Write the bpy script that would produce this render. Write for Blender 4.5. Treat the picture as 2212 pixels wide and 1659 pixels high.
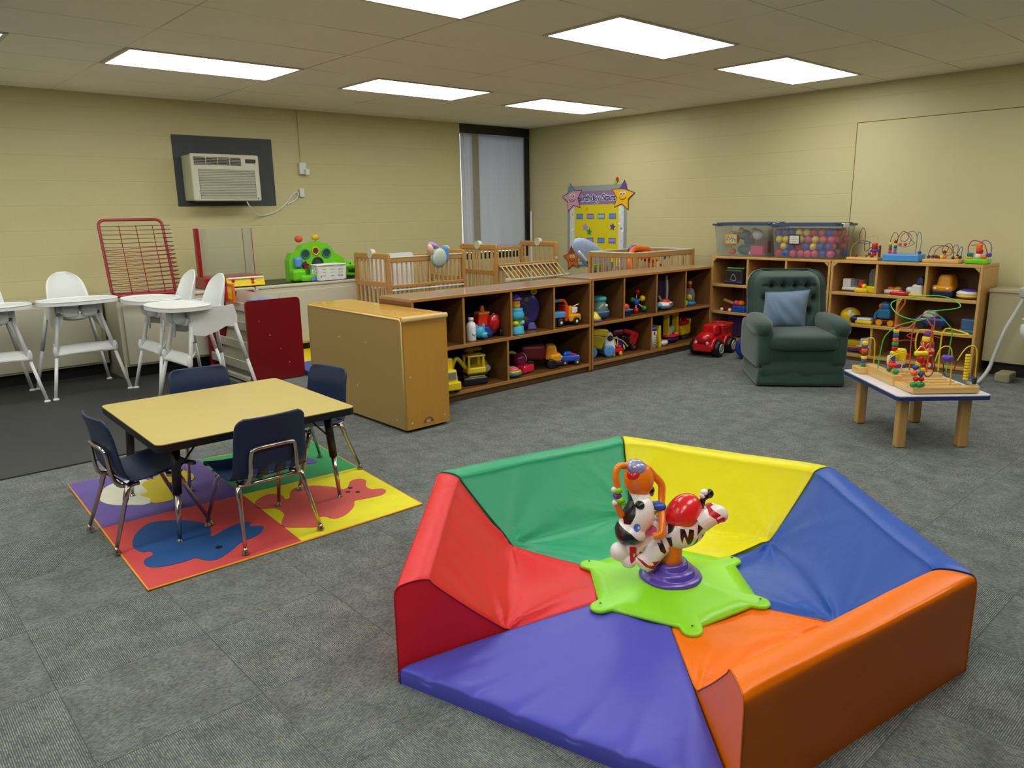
import bpy, bmesh, math, random
from mathutils import Vector, Matrix, Euler, noise
R = math.radians
PI = math.pi
rnd = random.Random(7)
sc = bpy.context.scene
for o in list(bpy.data.objects):
    bpy.data.objects.remove(o)
COL = sc.collection

# ------------------------------------------------------------------ camera, world, exposure
cam = bpy.data.cameras.new('camera'); cam.sensor_width = 36; cam.lens = 36*1626.0/2212
cam.clip_start = .05; cam.clip_end = 100
co = bpy.data.objects.new('camera', cam); COL.objects.link(co)
_y, _p, _r = .7333, .2243, -.0169
fw = Vector((math.sin(_y)*math.cos(_p), math.cos(_y)*math.cos(_p), -math.sin(_p)))
rt = Vector((math.cos(_y), -math.sin(_y), 0)); up = rt.cross(fw)
r2 = rt*math.cos(_r)+up*math.sin(_r); u2 = -rt*math.sin(_r)+up*math.cos(_r)
m = Matrix((r2, u2, -fw)).transposed().to_4x4(); m.translation = (0, 0, 1.31)
co.matrix_world = m
sc.camera = co
w = bpy.data.worlds.new('world'); sc.world = w; w.use_nodes = True
w.node_tree.nodes['Background'].inputs[0].default_value = (.72, .82, 1, 1)
w.node_tree.nodes['Background'].inputs[1].default_value = 2.2
sc.view_settings.view_transform = 'Standard'; sc.view_settings.look = 'None'
sc.view_settings.exposure = -0.22; sc.view_settings.gamma = 1; sc.view_settings.use_curve_mapping = False
LAMP_STRENGTH = 10.5
LAMP_COLOR = (1.0, 1.0, .955, 1)
sc.cycles.use_denoising = True
sc.cycles.max_bounces = 8; sc.cycles.diffuse_bounces = 4; sc.cycles.transparent_max_bounces = 16
sc.cycles.caustics_reflective = False; sc.cycles.caustics_refractive = False
sc.cycles.sample_clamp_indirect = 6

# ------------------------------------------------------------------ materials
MATS = {}
def s2l(c):
    return tuple((x/255/12.92 if x/255 <= .04045 else ((x/255+.055)/1.055)**2.4) for x in c)
class NT:
    def __init__(s, name):
        s.mat = bpy.data.materials.new(name); s.mat.use_nodes = True
        s.t = s.mat.node_tree; s.n = s.t.nodes; s.l = s.t.links
        s.bsdf = s.n['Principled BSDF']; s.out = s.n['Material Output']
    def new(s, ty, **k):
        nd = s.n.new(ty)
        for a, b in k.items(): setattr(nd, a, b)
        return nd
    def set(s, sock, v):
        if hasattr(v, 'is_linked') or isinstance(v, bpy.types.NodeSocket): s.l.new(v, sock)
        elif isinstance(v, (tuple, list)) and len(v) == 3 and sock.type == 'RGBA': sock.default_value = (*v, 1)
        else: sock.default_value = v
    def math(s, op, a, b=0.0, c=None):
        nd = s.new('ShaderNodeMath', operation=op); s.set(nd.inputs[0], a); s.set(nd.inputs[1], b)
        if c is not None: s.set(nd.inputs[2], c)
        return nd.outputs[0]
    def mix(s, f, a, b):
        nd = s.new('ShaderNodeMix', data_type='RGBA'); s.set(nd.inputs[0], f); s.set(nd.inputs[6], a); s.set(nd.inputs[7], b)
        return nd.outputs[2]
    def pos(s):
        return s.new('ShaderNodeTexCoord').outputs['Object']
    def xyz(s, v):
        nd = s.new('ShaderNodeSeparateXYZ'); s.l.new(v, nd.inputs[0]); return nd.outputs
    def comb(s, x, y, z):
        nd = s.new('ShaderNodeCombineXYZ')
        for i, q in enumerate((x, y, z)): s.set(nd.inputs[i], q)
        return nd.outputs[0]
    def noise(s, vec, scale, detail=2.0, rough=.5):
        nd = s.new('ShaderNodeTexNoise'); s.l.new(vec, nd.inputs['Vector']); nd.inputs['Scale'].default_value = scale
        nd.inputs['Detail'].default_value = detail; nd.inputs['Roughness'].default_value = rough
        return nd.outputs['Fac']
    def bump(s, h, strength, dist=.002):
        nd = s.new('ShaderNodeBump'); nd.inputs['Strength'].default_value = strength; nd.inputs['Distance'].default_value = dist
        s.l.new(h, nd.inputs['Height']); s.l.new(nd.outputs[0], s.bsdf.inputs['Normal'])
def plain(name, rgb, rough=.45, metal=0, var=.06, scale=18, bump=0, bscale=200, coat=0, spec=.5, sheen=0):
    """solid coloured surface with a faint procedural unevenness"""
    if name in MATS: return MATS[name]
    k = NT(name); c = s2l(rgb); p = k.pos(); f = k.noise(p, scale)
    a = tuple(max(0, x*(1-var)) for x in c); b = tuple(min(1, x*(1+var)) for x in c)
    k.set(k.bsdf.inputs['Base Color'], k.mix(f, a, b))
    k.bsdf.inputs['Roughness'].default_value = rough; k.bsdf.inputs['Metallic'].default_value = metal
    k.bsdf.inputs['Coat Weight'].default_value = coat; k.bsdf.inputs['Coat Roughness'].default_value = .25
    k.bsdf.inputs['Specular IOR Level'].default_value = spec
    k.bsdf.inputs['Sheen Weight'].default_value = sheen
    if bump: k.bump(k.noise(p, bscale, 3), bump)
    MATS[name] = k.mat; return k.mat
def wood(name, dark, light, rough=.4, axis=0, scale=9, coat=.15):
    if name in MATS: return MATS[name]
    k = NT(name); p = k.pos(); o = k.xyz(p); st = [o[0], o[1], o[2]]
    st[axis] = k.math('MULTIPLY', st[axis], .09)
    v = k.comb(*st); f = k.noise(v, scale*4, 4, .6); g = k.noise(v, scale*14, 2)
    ff = k.math('MULTIPLY_ADD', g, .35, k.math('MULTIPLY', f, .75))
    k.set(k.bsdf.inputs['Base Color'], k.mix(ff, s2l(dark), s2l(light)))
    k.bsdf.inputs['Roughness'].default_value = rough; k.bsdf.inputs['Coat Weight'].default_value = coat
    MATS[name] = k.mat; return k.mat
def clear(name, rgb=(235, 240, 240), body=.12, rough=.08):
    if name in MATS: return MATS[name]
    k = NT(name); t = k.new('ShaderNodeBsdfTransparent'); t.inputs[0].default_value = (.96, .97, .97, 1)
    k.bsdf.inputs['Base Color'].default_value = (*s2l(rgb), 1); k.bsdf.inputs['Roughness'].default_value = rough
    fr = k.new('ShaderNodeFresnel'); fr.inputs[0].default_value = 1.35
    f = k.math('ADD', k.math('MULTIPLY', fr.outputs[0], .3), k.math('MULTIPLY_ADD', k.noise(k.pos(), 14), .02, body))
    mx = k.new('ShaderNodeMixShader'); k.l.new(f, mx.inputs[0]); k.l.new(t.outputs[0], mx.inputs[1]); k.l.new(k.bsdf.outputs[0], mx.inputs[2])
    k.l.new(mx.outputs[0], k.out.inputs[0]); MATS[name] = k.mat; return k.mat
PAL = dict(red=(205, 22, 28), orange=(238, 110, 20), yellow=(240, 212, 10), green=(30, 150, 70), lime=(120, 215, 20), blue=(25, 80, 180),
           cyan=(60, 170, 205), purple=(95, 60, 165), navy=(25, 32, 80), white=(232, 232, 228), black=(22, 22, 24), pink=(225, 70, 120),
           grey=(130, 130, 128), dark=(45, 42, 48), cream=(225, 218, 180), maroon=(120, 20, 40), teal=(30, 120, 130), tan=(205, 165, 95),
           sky=(90, 150, 215), lilac=(170, 140, 215), amber=(235, 160, 10), silver=(200, 200, 200), mint=(150, 205, 180), brown=(110, 60, 25))
def M(n):
    if n in MATS: return MATS[n]
    return plain(n, PAL[n], .35, var=.05)
chrome = plain('chrome', (195, 190, 185), .2, metal=1, var=.08, scale=30)
white_pl = plain('white_plastic', (228, 231, 229), .35, var=.03)
clearm = clear('clear_plastic', body=.015)
binm = clear('cloudy_plastic', (205, 212, 215), .15, .2)

def carpet():
    k = NT('carpet_tiles'); o = k.xyz(k.pos()); T = .425
    u = k.math('DIVIDE', k.math('SUBTRACT', o[0], .30), T); v = k.math('DIVIDE', k.math('SUBTRACT', o[1], 2.30), T)
    ck = k.math('FLOORED_MODULO', k.math('ADD', k.math('FLOOR', u), k.math('FLOOR', v)), 2)
    inv = k.math('SUBTRACT', 1, ck)
    a = k.math('ADD', k.math('MULTIPLY', o[0], inv), k.math('MULTIPLY', o[1], ck))
    b = k.math('ADD', k.math('MULTIPLY', o[1], inv), k.math('MULTIPLY', o[0], ck))
    RP = .0052
    rib = k.math('MULTIPLY_ADD', k.math('SINE', k.math('MULTIPLY', a, 2*PI/RP)), .5, .5)
    ia = k.math('FLOOR', k.math('ADD', k.math('DIVIDE', a, RP), .25))
    w1 = k.new('ShaderNodeTexWhiteNoise', noise_dimensions='3D'); k.l.new(k.comb(ia, ck, 3.0), w1.inputs['Vector'])
    ib = k.math('FLOOR', k.math('ADD', k.math('DIVIDE', b, .0085), w1.outputs['Value']))
    w2 = k.new('ShaderNodeTexWhiteNoise', noise_dimensions='3D'); k.l.new(k.comb(ia, ib, ck), w2.inputs['Vector']); fl = w2.outputs['Value']
    w3 = k.new('ShaderNodeTexWhiteNoise', noise_dimensions='3D'); k.l.new(k.comb(ia, ib, k.math('ADD', ck, 9.0)), w3.inputs['Vector'])
    blotch = k.noise(k.comb(k.math('MULTIPLY', a, 9), k.math('MULTIPLY', b, 9), ck), 1, 4, .6)
    region = k.noise(k.comb(k.math('MULTIPLY', a, 14), k.math('MULTIPLY', b, 14), k.math('ADD', ck, 3.1)), 1, 2)
    c1 = k.mix(rib, s2l((76, 80, 78)), s2l((148, 152, 147)))
    c2 = k.mix(k.math('MULTIPLY', fl, .70), c1, s2l((78, 82, 86)))
    ym = k.math('MULTIPLY', k.math('GREATER_THAN', k.math('MULTIPLY', w3.outputs['Value'], k.math('MULTIPLY_ADD', region, 1.3, .32)), .74), k.math('MULTIPLY_ADD', rib, .24, .04))
    c3 = k.mix(ym, c2, s2l((158, 158, 120)))
    bm_ = k.new('ShaderNodeMapRange'); k.set(bm_.inputs[0], blotch); bm_.inputs[1].default_value = .35; bm_.inputs[2].default_value = .65
    bm_.inputs[3].default_value = .86; bm_.inputs[4].default_value = 1.2
    mul = k.new('ShaderNodeVectorMath', operation='MULTIPLY'); k.l.new(c3, mul.inputs[0]); k.l.new(k.comb(bm_.outputs[0], bm_.outputs[0], bm_.outputs[0]), mul.inputs[1])
    # seam between tiles
    fu = k.math('FRACT', u); fv = k.math('FRACT', v)
    e = k.math('MINIMUM', k.math('MINIMUM', fu, k.math('SUBTRACT', 1, fu)), k.math('MINIMUM', fv, k.math('SUBTRACT', 1, fv)))
    seam = k.math('LESS_THAN', e, .0045)
    k.set(k.bsdf.inputs['Base Color'], k.mix(k.math('MULTIPLY', seam, .35), mul.outputs[0], s2l((40, 42, 40))))
    k.bsdf.inputs['Roughness'].default_value = .95; k.bsdf.inputs['Specular IOR Level'].default_value = .1
    k.bump(k.math('ADD', rib, k.math('MULTIPLY', fl, .6)), .5, .002)
    return k.mat
def blockwall(name, ax, rgb, off=0.0):
    """painted concrete block: courses of .2032 m"""
    k = NT(name); p = k.pos(); o = k.xyz(p)
    row = k.math('FLOOR', k.math('DIVIDE', o[2], .2032)); fz = k.math('FRACT', k.math('DIVIDE', o[2], .2032))
    ez = k.math('MULTIPLY', k.math('MINIMUM', fz, k.math('SUBTRACT', 1, fz)), .2032)
    fx = k.math('FRACT', k.math('DIVIDE', k.math('ADD', k.math('ADD', o[ax], off), k.math('MULTIPLY', k.math('FLOORED_MODULO', row, 2), .2032)), .4064))
    ex = k.math('MULTIPLY', k.math('MINIMUM', fx, k.math('SUBTRACT', 1, fx)), .4064)
    def groove(e, wt):
        q = k.new('ShaderNodeMapRange', interpolation_type='SMOOTHSTEP'); k.set(q.inputs[0], e); q.inputs[1].default_value = .001; q.inputs[2].default_value = .0055
        q.inputs[3].default_value = wt; q.inputs[4].default_value = 0; return q.outputs[0]
    g = k.math('MAXIMUM', groove(ez, 1), groove(ex, .22))
    n1 = k.noise(p, 2.2, 3); n2 = k.noise(p, 60, 3); g = k.math('MULTIPLY', g, k.math('MULTIPLY_ADD', k.noise(p, 3.1), .9, .3))
    c = s2l(rgb); d = tuple(x*.93 for x in c)
    k.set(k.bsdf.inputs['Base Color'], k.mix(k.math('MULTIPLY', g, .12), k.mix(n1, d, c), tuple(x*.6 for x in c)))
    k.bsdf.inputs['Roughness'].default_value = .42; k.bsdf.inputs['Specular IOR Level'].default_value = .35
    k.bump(k.math('SUBTRACT', k.math('MULTIPLY', n2, .16), g), .4, .004)
    return k.mat
def ceilmat():
    k = NT('ceiling_tiles'); p = k.pos(); o = k.xyz(p); s = .61
    u = k.math('FRACT', k.math('DIVIDE', k.math('SUBTRACT', o[0], 1.615), s*2)); v = k.math('FRACT', k.math('DIVIDE', k.math('SUBTRACT', o[1], 5.341), s))
    eu = k.math('MULTIPLY', k.math('MINIMUM', u, k.math('SUBTRACT', 1, u)), 2); ev = k.math('MINIMUM', v, k.math('SUBTRACT', 1, v))
    seam = k.math('LESS_THAN', k.math('MINIMUM', eu, ev), .009)
    n = k.noise(p, 3, 2); n2 = k.noise(p, 260, 2); n3 = k.noise(p, 1.3, 2)
    base = k.mix(n, s2l((240, 238, 222)), s2l((246, 244, 230)))
    sm = k.new('ShaderNodeMapRange'); k.set(sm.inputs[0], n3); sm.inputs[1].default_value = .42; sm.inputs[2].default_value = .62; sm.inputs[3].default_value = .1; sm.inputs[4].default_value = .55
    k.set(k.bsdf.inputs['Base Color'], k.mix(k.math('MULTIPLY', seam, sm.outputs[0]), base, s2l((95, 92, 80))))
    k.bsdf.inputs['Roughness'].default_value = .9; k.bump(k.math('SUBTRACT', n2, seam), .3, .003)
    return k.mat
def emitter(name, col, st):
    k = NT(name); e = k.new('ShaderNodeEmission'); e.inputs[0].default_value = col
    k.set(e.inputs[1], k.math('MULTIPLY_ADD', k.noise(k.pos(), 3), st*.06, st))
    k.l.new(e.outputs[0], k.out.inputs[0]); MATS[name] = k.mat; return k.mat
def vinyl(name, rgb, rough=.38):
    k = NT(name); p = k.pos(); c = s2l(rgb)
    st = k.comb(k.xyz(p)[0], k.math('MULTIPLY', k.xyz(p)[1], 1.0), k.math('MULTIPLY', k.xyz(p)[2], .5))
    n = k.noise(st, 5, 2); n2 = k.noise(p, 900, 1); n3 = k.noise(p, 16, 2)
    k.set(k.bsdf.inputs['Base Color'], k.mix(n, tuple(x*.93 for x in c), tuple(min(1, x*1.06) for x in c)))
    k.bsdf.inputs['Roughness'].default_value = rough
    k.bsdf.inputs['Specular IOR Level'].default_value = .28
    k.bump(k.math('ADD', k.math('MULTIPLY', n3, 1.0), k.math('MULTIPLY', n2, .05)), .22, .012)
    return k.mat
def velvet(name, rgb):
    k = NT(name); p = k.pos(); c = s2l(rgb)
    n = k.noise(p, 9, 4, .6); n2 = k.noise(p, 300, 2)
    k.set(k.bsdf.inputs['Base Color'], k.mix(n, tuple(x*.72 for x in c), tuple(min(1, x*1.25) for x in c)))
    k.bsdf.inputs['Roughness'].default_value = .85; k.bsdf.inputs['Sheen Weight'].default_value = .35; k.bsdf.inputs['Sheen Roughness'].default_value = .4
    k.bump(k.math('ADD', n, k.math('MULTIPLY', n2, .4)), .5, .004)
    return k.mat

# ------------------------------------------------------------------ mesh builder
def cr(pts, n=8, closed=False):
    """smooth curve through points"""
    P = [Vector(p) for p in pts]; out = []; N = len(P)
    for i in range(N if closed else N-1):
        if closed: a, b, c, d = P[(i-1) % N], P[i], P[(i+1) % N], P[(i+2) % N]
        else: a, b, c, d = P[max(i-1, 0)], P[i], P[i+1], P[min(i+2, N-1)]
        for j in range(n):
            t = j/n
            out.append(.5*((2*b)+(c-a)*t+(2*a-5*b+4*c-d)*t*t+(3*b-a-3*c+d)*t**3))
    if not closed: out.append(P[-1])
    return out
def rrect(w, h, r, n=4):
    out = []
    for cx, cy, a0 in ((w/2-r, h/2-r, 0), (-w/2+r, h/2-r, 90), (-w/2+r, -h/2+r, 180), (w/2-r, -h/2+r, 270)):
        for i in range(n+1):
            a = R(a0+90*i/n); out.append((cx+r*math.cos(a), cy+r*math.sin(a)))
    return out
def circ(r, n=20, cx=0, cy=0):
    return [(cx+r*math.cos(2*PI*i/n), cy+r*math.sin(2*PI*i/n)) for i in range(n)]
def starp(ro, ri, n=5, a0=90, cx=0, cy=0):
    return [(cx+(ro if i % 2 == 0 else ri)*math.cos(R(a0+i*180/n)), cy+(ro if i % 2 == 0 else ri)*math.sin(R(a0+i*180/n))) for i in range(2*n)]
def TM(loc=(0, 0, 0), rot=(0, 0, 0), s=(1, 1, 1)):
    return Matrix.LocRotScale(Vector(loc), Euler([R(a) for a in rot]), Vector(s))
class B:
    def __init__(s, mat=None):
        s.v = []; s.f = []; s.mi = []; s.sm = []; s.mats = []; s.cur = mat; s.X = Matrix.Identity(4)
    def mat(s, m):
        s.cur = M(m) if isinstance(m, str) else m; return s
    def add(s, vs, fs, smooth=False, mats=None):
        if s.cur is None: s.cur = M('grey')
        if isinstance(s.cur, str): s.cur = M(s.cur)
        if s.cur not in s.mats: s.mats.append(s.cur)
        i = s.mats.index(s.cur); b = len(s.v)
        s.v += [tuple(s.X @ Vector(q)) for q in vs]
        for q in fs:
            s.f.append(tuple(x+b for x in q)); s.mi.append(i); s.sm.append(smooth)
        return s
    def box(s, c, d, bev=0, rot=(0, 0, 0), seg=2, smooth=False, taper=None):
        bm = bmesh.new(); bmesh.ops.create_cube(bm, size=1)
        for q in bm.verts:
            if taper and q.co.z > 0: q.co.x *= taper[0]; q.co.y *= taper[1]
            q.co = Vector((q.co.x*d[0], q.co.y*d[1], q.co.z*d[2]))
        if bev: bmesh.ops.bevel(bm, geom=list(bm.edges), offset=min(bev, min(d)*.49), segments=seg, affect='EDGES', profile=.5)
        mt = TM(c, rot); bm.verts.index_update()
        vs = [mt @ q.co for q in bm.verts]; fs = [[q.index for q in f.verts] for f in bm.faces]; bm.free()
        return s.add(vs, fs, smooth)
    def cyl(s, p0, p1, r0, r1=None, n=16, caps=True, smooth=True):
        r1 = r0 if r1 is None else r1; p0, p1 = Vector(p0), Vector(p1); d = (p1-p0).normalized()
        a = d.orthogonal().normalized(); b = d.cross(a); vs = []
        for p, r in ((p0, r0), (p1, r1)):
            for i in range(n):
                t = 2*PI*i/n; vs.append(p+(a*math.cos(t)+b*math.sin(t))*r)
        fs = [(i, (i+1) % n, n+(i+1) % n, n+i) for i in range(n)]; s.add(vs, fs, smooth)
        if caps: s.add(vs[:n], [tuple(range(n))[::-1]]); s.add(vs[n:], [tuple(range(n))])
        return s
    def tube(s, pts, r, n=8, closed=False, caps=True):
        P = [Vector(p) for p in pts]; N = len(P); vs = []; prev = None
        rr = r if callable(r) else (lambda t: r)
        for i, p in enumerate(P):
            if closed: t = (P[(i+1) % N]-P[i-1]).normalized()
            else: t = (P[min(i+1, N-1)]-P[max(i-1, 0)]).normalized()
            a = (prev-t*prev.dot(t)).normalized() if prev is not None and (prev-t*prev.dot(t)).length > 1e-6 else t.orthogonal().normalized()
            prev = a; b = t.cross(a); q = rr(i/max(1, N-1))
            for j in range(n):
                g = 2*PI*j/n; vs.append(p+(a*math.cos(g)+b*math.sin(g))*q)
        fs = []
        for i in range(N if closed else N-1):
            k = (i+1) % N
            for j in range(n): fs.append((i*n+j, i*n+(j+1) % n, k*n+(j+1) % n, k*n+j))
        if caps and not closed: fs += [tuple(range(n))[::-1], tuple(range((N-1)*n, N*n))]
        return s.add(vs, fs, True)
    def lathe(s, prof, c=(0, 0, 0), n=24, rot=(0, 0, 0), sx=1, sy=1):
        mt = TM(c, rot); vs = []
        for r, z in prof:
            for i in range(n): vs.append(mt @ Vector((r*sx*math.cos(2*PI*i/n), r*sy*math.sin(2*PI*i/n), z)))
        fs = []
        for k in range(len(prof)-1):
            for i in range(n): fs.append((k*n+i, k*n+(i+1) % n, (k+1)*n+(i+1) % n, (k+1)*n+i))
        if prof[0][0] > 1e-6: fs.append(tuple(range(n))[::-1])
        if prof[-1][0] > 1e-6: fs.append(tuple(range((len(prof)-1)*n, len(prof)*n)))
        return s.add(vs, fs, True)
    def ell(s, c, r, rot=(0, 0, 0), nu=20, nv=12, e=1.0, fn=None):
        if not isinstance(r, (tuple, list)): r = (r, r, r)
        mt = TM(c, rot); vs = []
        sg = lambda x: (abs(x)**e)*(1 if x >= 0 else -1)
        for j in range(nv+1):
            ph = PI*j/nv-PI/2
            for i in range(nu):
                th = 2*PI*i/nu
                q = Vector((sg(math.cos(ph))*sg(math.cos(th))*r[0], sg(math.cos(ph))*sg(math.sin(th))*r[1], sg(math.sin(ph))*r[2]))
                if fn: q = fn(q)
                vs.append(mt @ q)
        fs = [(j*nu+i, j*nu+(i+1) % nu, (j+1)*nu+(i+1) % nu, (j+1)*nu+i) for j in range(nv) for i in range(nu)]
        return s.add(vs, fs, True)
    def prism(s, poly, z0, z1, loc=(0, 0, 0), rot=(0, 0, 0), smooth=False):
        mt = TM(loc, rot); n = len(poly)
        vs = [mt @ Vector((x, y, z0)) for x, y in poly]+[mt @ Vector((x, y, z1)) for x, y in poly]
        s.add(vs, [tuple(range(n))[::-1], tuple(range(n, 2*n))])
        return s.add(vs, [(i, (i+1) % n, n+(i+1) % n, n+i) for i in range(n)], smooth)
    def grid(s, fn, nu, nv, smooth=True):
        vs = [fn(i/nu, j/nv) for j in range(nv+1) for i in range(nu+1)]
        fs = [(j*(nu+1)+i, j*(nu+1)+i+1, (j+1)*(nu+1)+i+1, (j+1)*(nu+1)+i) for j in range(nv) for i in range(nu)]
        return s.add(vs, fs, smooth)
    def torus(s, c, R0, r, rot=(0, 0, 0), n=28, k=8, a0=0, a1=360):
        mt = TM(c, rot); full = abs(a1-a0) >= 360
        pts = [mt @ Vector((R0*math.cos(R(a0+(a1-a0)*i/n)), R0*math.sin(R(a0+(a1-a0)*i/n)), 0)) for i in range(n if full else n+1)]
        return s.tube(pts, r, k, closed=full)
def setp(o, label=None, cat=None, group=None, kind=None):
    if label: o['label'] = label
    if cat: o['category'] = cat
    if group: o['group'] = group
    if kind: o['kind'] = kind
    return o
def mk(name, b, parent=None, label=None, cat=None, group=None, kind=None, loc=None, rz=0, weld=False):
    me = bpy.data.meshes.new(name); me.from_pydata(b.v, [], b.f)
    for q in b.mats: me.materials.append(q)
    me.polygons.foreach_set('material_index', b.mi); me.polygons.foreach_set('use_smooth', b.sm)
    if weld:
        bm = bmesh.new(); bm.from_mesh(me); bmesh.ops.remove_doubles(bm, verts=bm.verts, dist=1e-5); bm.to_mesh(me); bm.free()
    bm = bmesh.new(); bm.from_mesh(me); bmesh.ops.recalc_face_normals(bm, faces=bm.faces); bm.to_mesh(me); bm.free()
    o = bpy.data.objects.new(name, me); COL.objects.link(o)
    if parent: o.parent = parent
    if loc is not None: o.location = loc
    if rz: o.rotation_euler.z = R(rz)
    return setp(o, label, cat, group, kind)
def thing(name, label, cat, loc=(0, 0, 0), rz=0, group=None):
    o = bpy.data.objects.new(name, None); COL.objects.link(o); o.empty_display_size = .1
    o.location = loc; o.rotation_euler = (0, 0, R(rz))
    return setp(o, label, cat, group)
def copy_tree(o, loc=None, rz=None, label=None, group=None, parent=None):
    c = o.copy(); COL.objects.link(c)
    if parent: c.parent = parent
    else:
        c.location = loc; c.rotation_euler = (0, 0, R(rz))
        if label: c['label'] = label
        if group: c['group'] = group
    for ch in list(o.children): copy_tree(ch, parent=c)
    return c
def text_mesh(b, txt, size, mt, ext=.0006, bold=0):
    cu = bpy.data.curves.new('t', 'FONT'); cu.body = txt; cu.size = size; cu.extrude = ext; cu.offset = bold; cu.align_x = 'CENTER'; cu.align_y = 'CENTER'
    o = bpy.data.objects.new('t', cu); COL.objects.link(o)
    dg = bpy.context.evaluated_depsgraph_get(); me = bpy.data.meshes.new_from_object(o.evaluated_get(dg))
    b.add([mt @ q.co for q in me.vertices], [tuple(p.vertices) for p in me.polygons])
    bpy.data.objects.remove(o); bpy.data.curves.remove(cu); bpy.data.meshes.remove(me)
    return b
def prims(b, L):
    for q in L:
        k = q[0]; b.mat(q[1]); a = q[2:]
        if k == 'b': b.box(a[0], a[1], *(a[2:]))
        elif k == 'c': b.cyl(*a)
        elif k == 'e': b.ell(*a)
        elif k == 't': b.tube(cr(a[0], 6), a[1], 8)
        elif k == 'l': b.lathe(*a)
        elif k == 'p': b.prism(*a)
        elif k == 'o': b.torus(*a)
    return b
def toy(name, label, cat, loc, rz, parts, group=None):
    """parts: (name, [prims]) or (name, [prims], [(subname, [prims])...])"""
    t = thing(name, label, cat, loc, rz, group)
    for q in parts:
        o = mk(q[0], prims(B(), q[1]), t)
        for z in (q[2] if len(q) > 2 else []): mk(z[0], prims(B(), z[1]), o)
    return t
def wheel(r, wd, tyre='black', hub='white', at=(0, 0, 0), ax='y'):
    x, y, z = at; h = wd/2
    rot = (90, 0, 0) if ax == 'y' else (0, 90, 0)
    pr = [(r*.55, -h), (r*.92, -h), (r, -h*.6), (r, h*.6), (r*.92, h), (r*.55, h)]
    hb = [(0, -h*1.05), (r*.3, -h*1.05), (r*.56, -h*.8), (r*.56, h*.8), (r*.3, h*1.05), (0, h*1.05)]
    return ('wheel', [('l', tyre, pr, at, 20, rot)], [('hub', [('l', hub, hb, at, 14, rot)])])

# ------------------------------------------------------------------ room
XR, YB, ZC, XL, YF = 7.025, 7.376, 2.354, -6.0, -7.0
mk('floor', B(carpet()).box(((XL+XR)/2, (YF+YB)/2, -.05), (XR-XL+.4, YB-YF+.4, .1)), kind='structure')
mk('ceiling', B(ceilmat()).box(((XL+XR)/2, (YF+YB)/2, ZC+.05), (XR-XL+.4, YB-YF+.4, .1)), kind='structure')
WALLC = (206, 198, 150)
wb = B(blockwall('painted_block_back', 0, WALLC))
wb.box(((XL+5.87)/2, YB+.1, ZC/2), (5.87-XL, .2, ZC)); wb.box(((5.87+XR)/2, YB+.1, .37), (XR-5.87, .2, .74))
mk('wall_back', wb, kind='structure')
mk('wall_right', B(blockwall('painted_block_right', 1, WALLC, .15)).box((XR+.1, (YF+YB+.4)/2, ZC/2), (.2, YB-YF+.4, ZC)), kind='structure')
mk('wall_left', B(blockwall('painted_block_left', 1, WALLC)).box((XL-.1, (YF+YB)/2, ZC/2), (.2, YB-YF+.4, ZC)), kind='structure')
mk('wall_front', B(blockwall('painted_block_front', 0, WALLC)).box(((XL+XR)/2, YF-.1, ZC/2), (XR-XL, .2, ZC)), kind='structure')
coveb = plain('black_cove_base', (28, 27, 28), .5)
mk('baseboard_back', B(coveb).box(((XL+XR)/2, YB-.003, .05), (XR-XL, .006, .1)), kind='structure')
mk('baseboard_right', B(coveb).box((XR-.003, (YF+YB)/2, .05), (.006, YB-YF, .1)), kind='structure')
panel = plain('painted_board', (205, 197, 150), .5, var=.02, scale=2)
gap_shadow = plain('board_gap_shadow', (120, 95, 50), .8)  # dark rim colour painted as the shadow in the gap around the board
pb = B(panel).box((XR-.009, .45, 1.07), (.012, 5.366, 1.92)); pb.mat(gap_shadow).box((XR-.002, .45, 1.07), (.004, 5.39, 1.935))
mk('trim_1', pb, kind='structure')
# window in the back corner
bronze = plain('bronze_frame', (30, 27, 27), .4, var=.15)
wn = B(bronze).box((6.4475, YB+.07, 2.30), (1.155, .12, .108)); wn.box((6.985, YB+.07, 1.49), (.075, .12, 1.5)); wn.box((5.885, YB+.12, 1.49), (.03, .06, 1.5))
wn.box((6.4475, YB+.10, .757), (1.155, .12, .035))
wn.mat(plain('grey_mullion', (150, 146, 132), .5)).box((6.13, YB+.05, 1.52), (.10, .05, 1.49))
win = mk('window_1', wn, kind='structure')
mk('glass', B(clearm).box((6.44, YB+.14, 1.5), (1.1, .006, 1.48)), win)
k = NT('roller_shade_cloth'); tr = k.new('ShaderNodeBsdfTranslucent'); tr.inputs[0].default_value = (.62, .66, .76, 1)
ov = k.xyz(k.pos()); wv = k.noise(k.comb(k.math('MULTIPLY', ov[0], 30), k.math('MULTIPLY', ov[2], 1.6), 0.0), 1, 3)
k.set(k.bsdf.inputs['Base Color'], k.mix(wv, s2l((205, 205, 198)), s2l((226, 226, 220)))); k.bsdf.inputs['Roughness'].default_value = .8
mx = k.new('ShaderNodeMixShader'); mx.inputs[0].default_value = .35; k.l.new(k.bsdf.outputs[0], mx.inputs[1]); k.l.new(tr.outputs[0], mx.inputs[2]); k.l.new(mx.outputs[0], k.out.inputs[0])
def shade(x0, x1, seed, lab):
    def f(u, v):
        x = x0+(x1-x0)*u; z = .845+(2.245-.845)*v
        return (x, YB+.03+.004*math.sin(u*9+seed)+.003*math.sin(u*23+v*3+seed), z)
    b = B(k.mat).grid(f, 30, 20)
    o = mk('roller_shade', b, None, lab, 'window shade'); md = o.modifiers.new('s', 'SOLIDIFY'); md.thickness = .0015; md.offset = 0
    mk('hem_bar', B('grey').box(((x0+x1)/2, YB+.03, .845), (x1-x0, .012, .016)), o)
shade(6.185, 6.945, 1, 'wide pale grey roller shade over the corner window')
shade(5.90, 6.075, 4, 'narrow strip of pale grey shade left of the window post')
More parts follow.
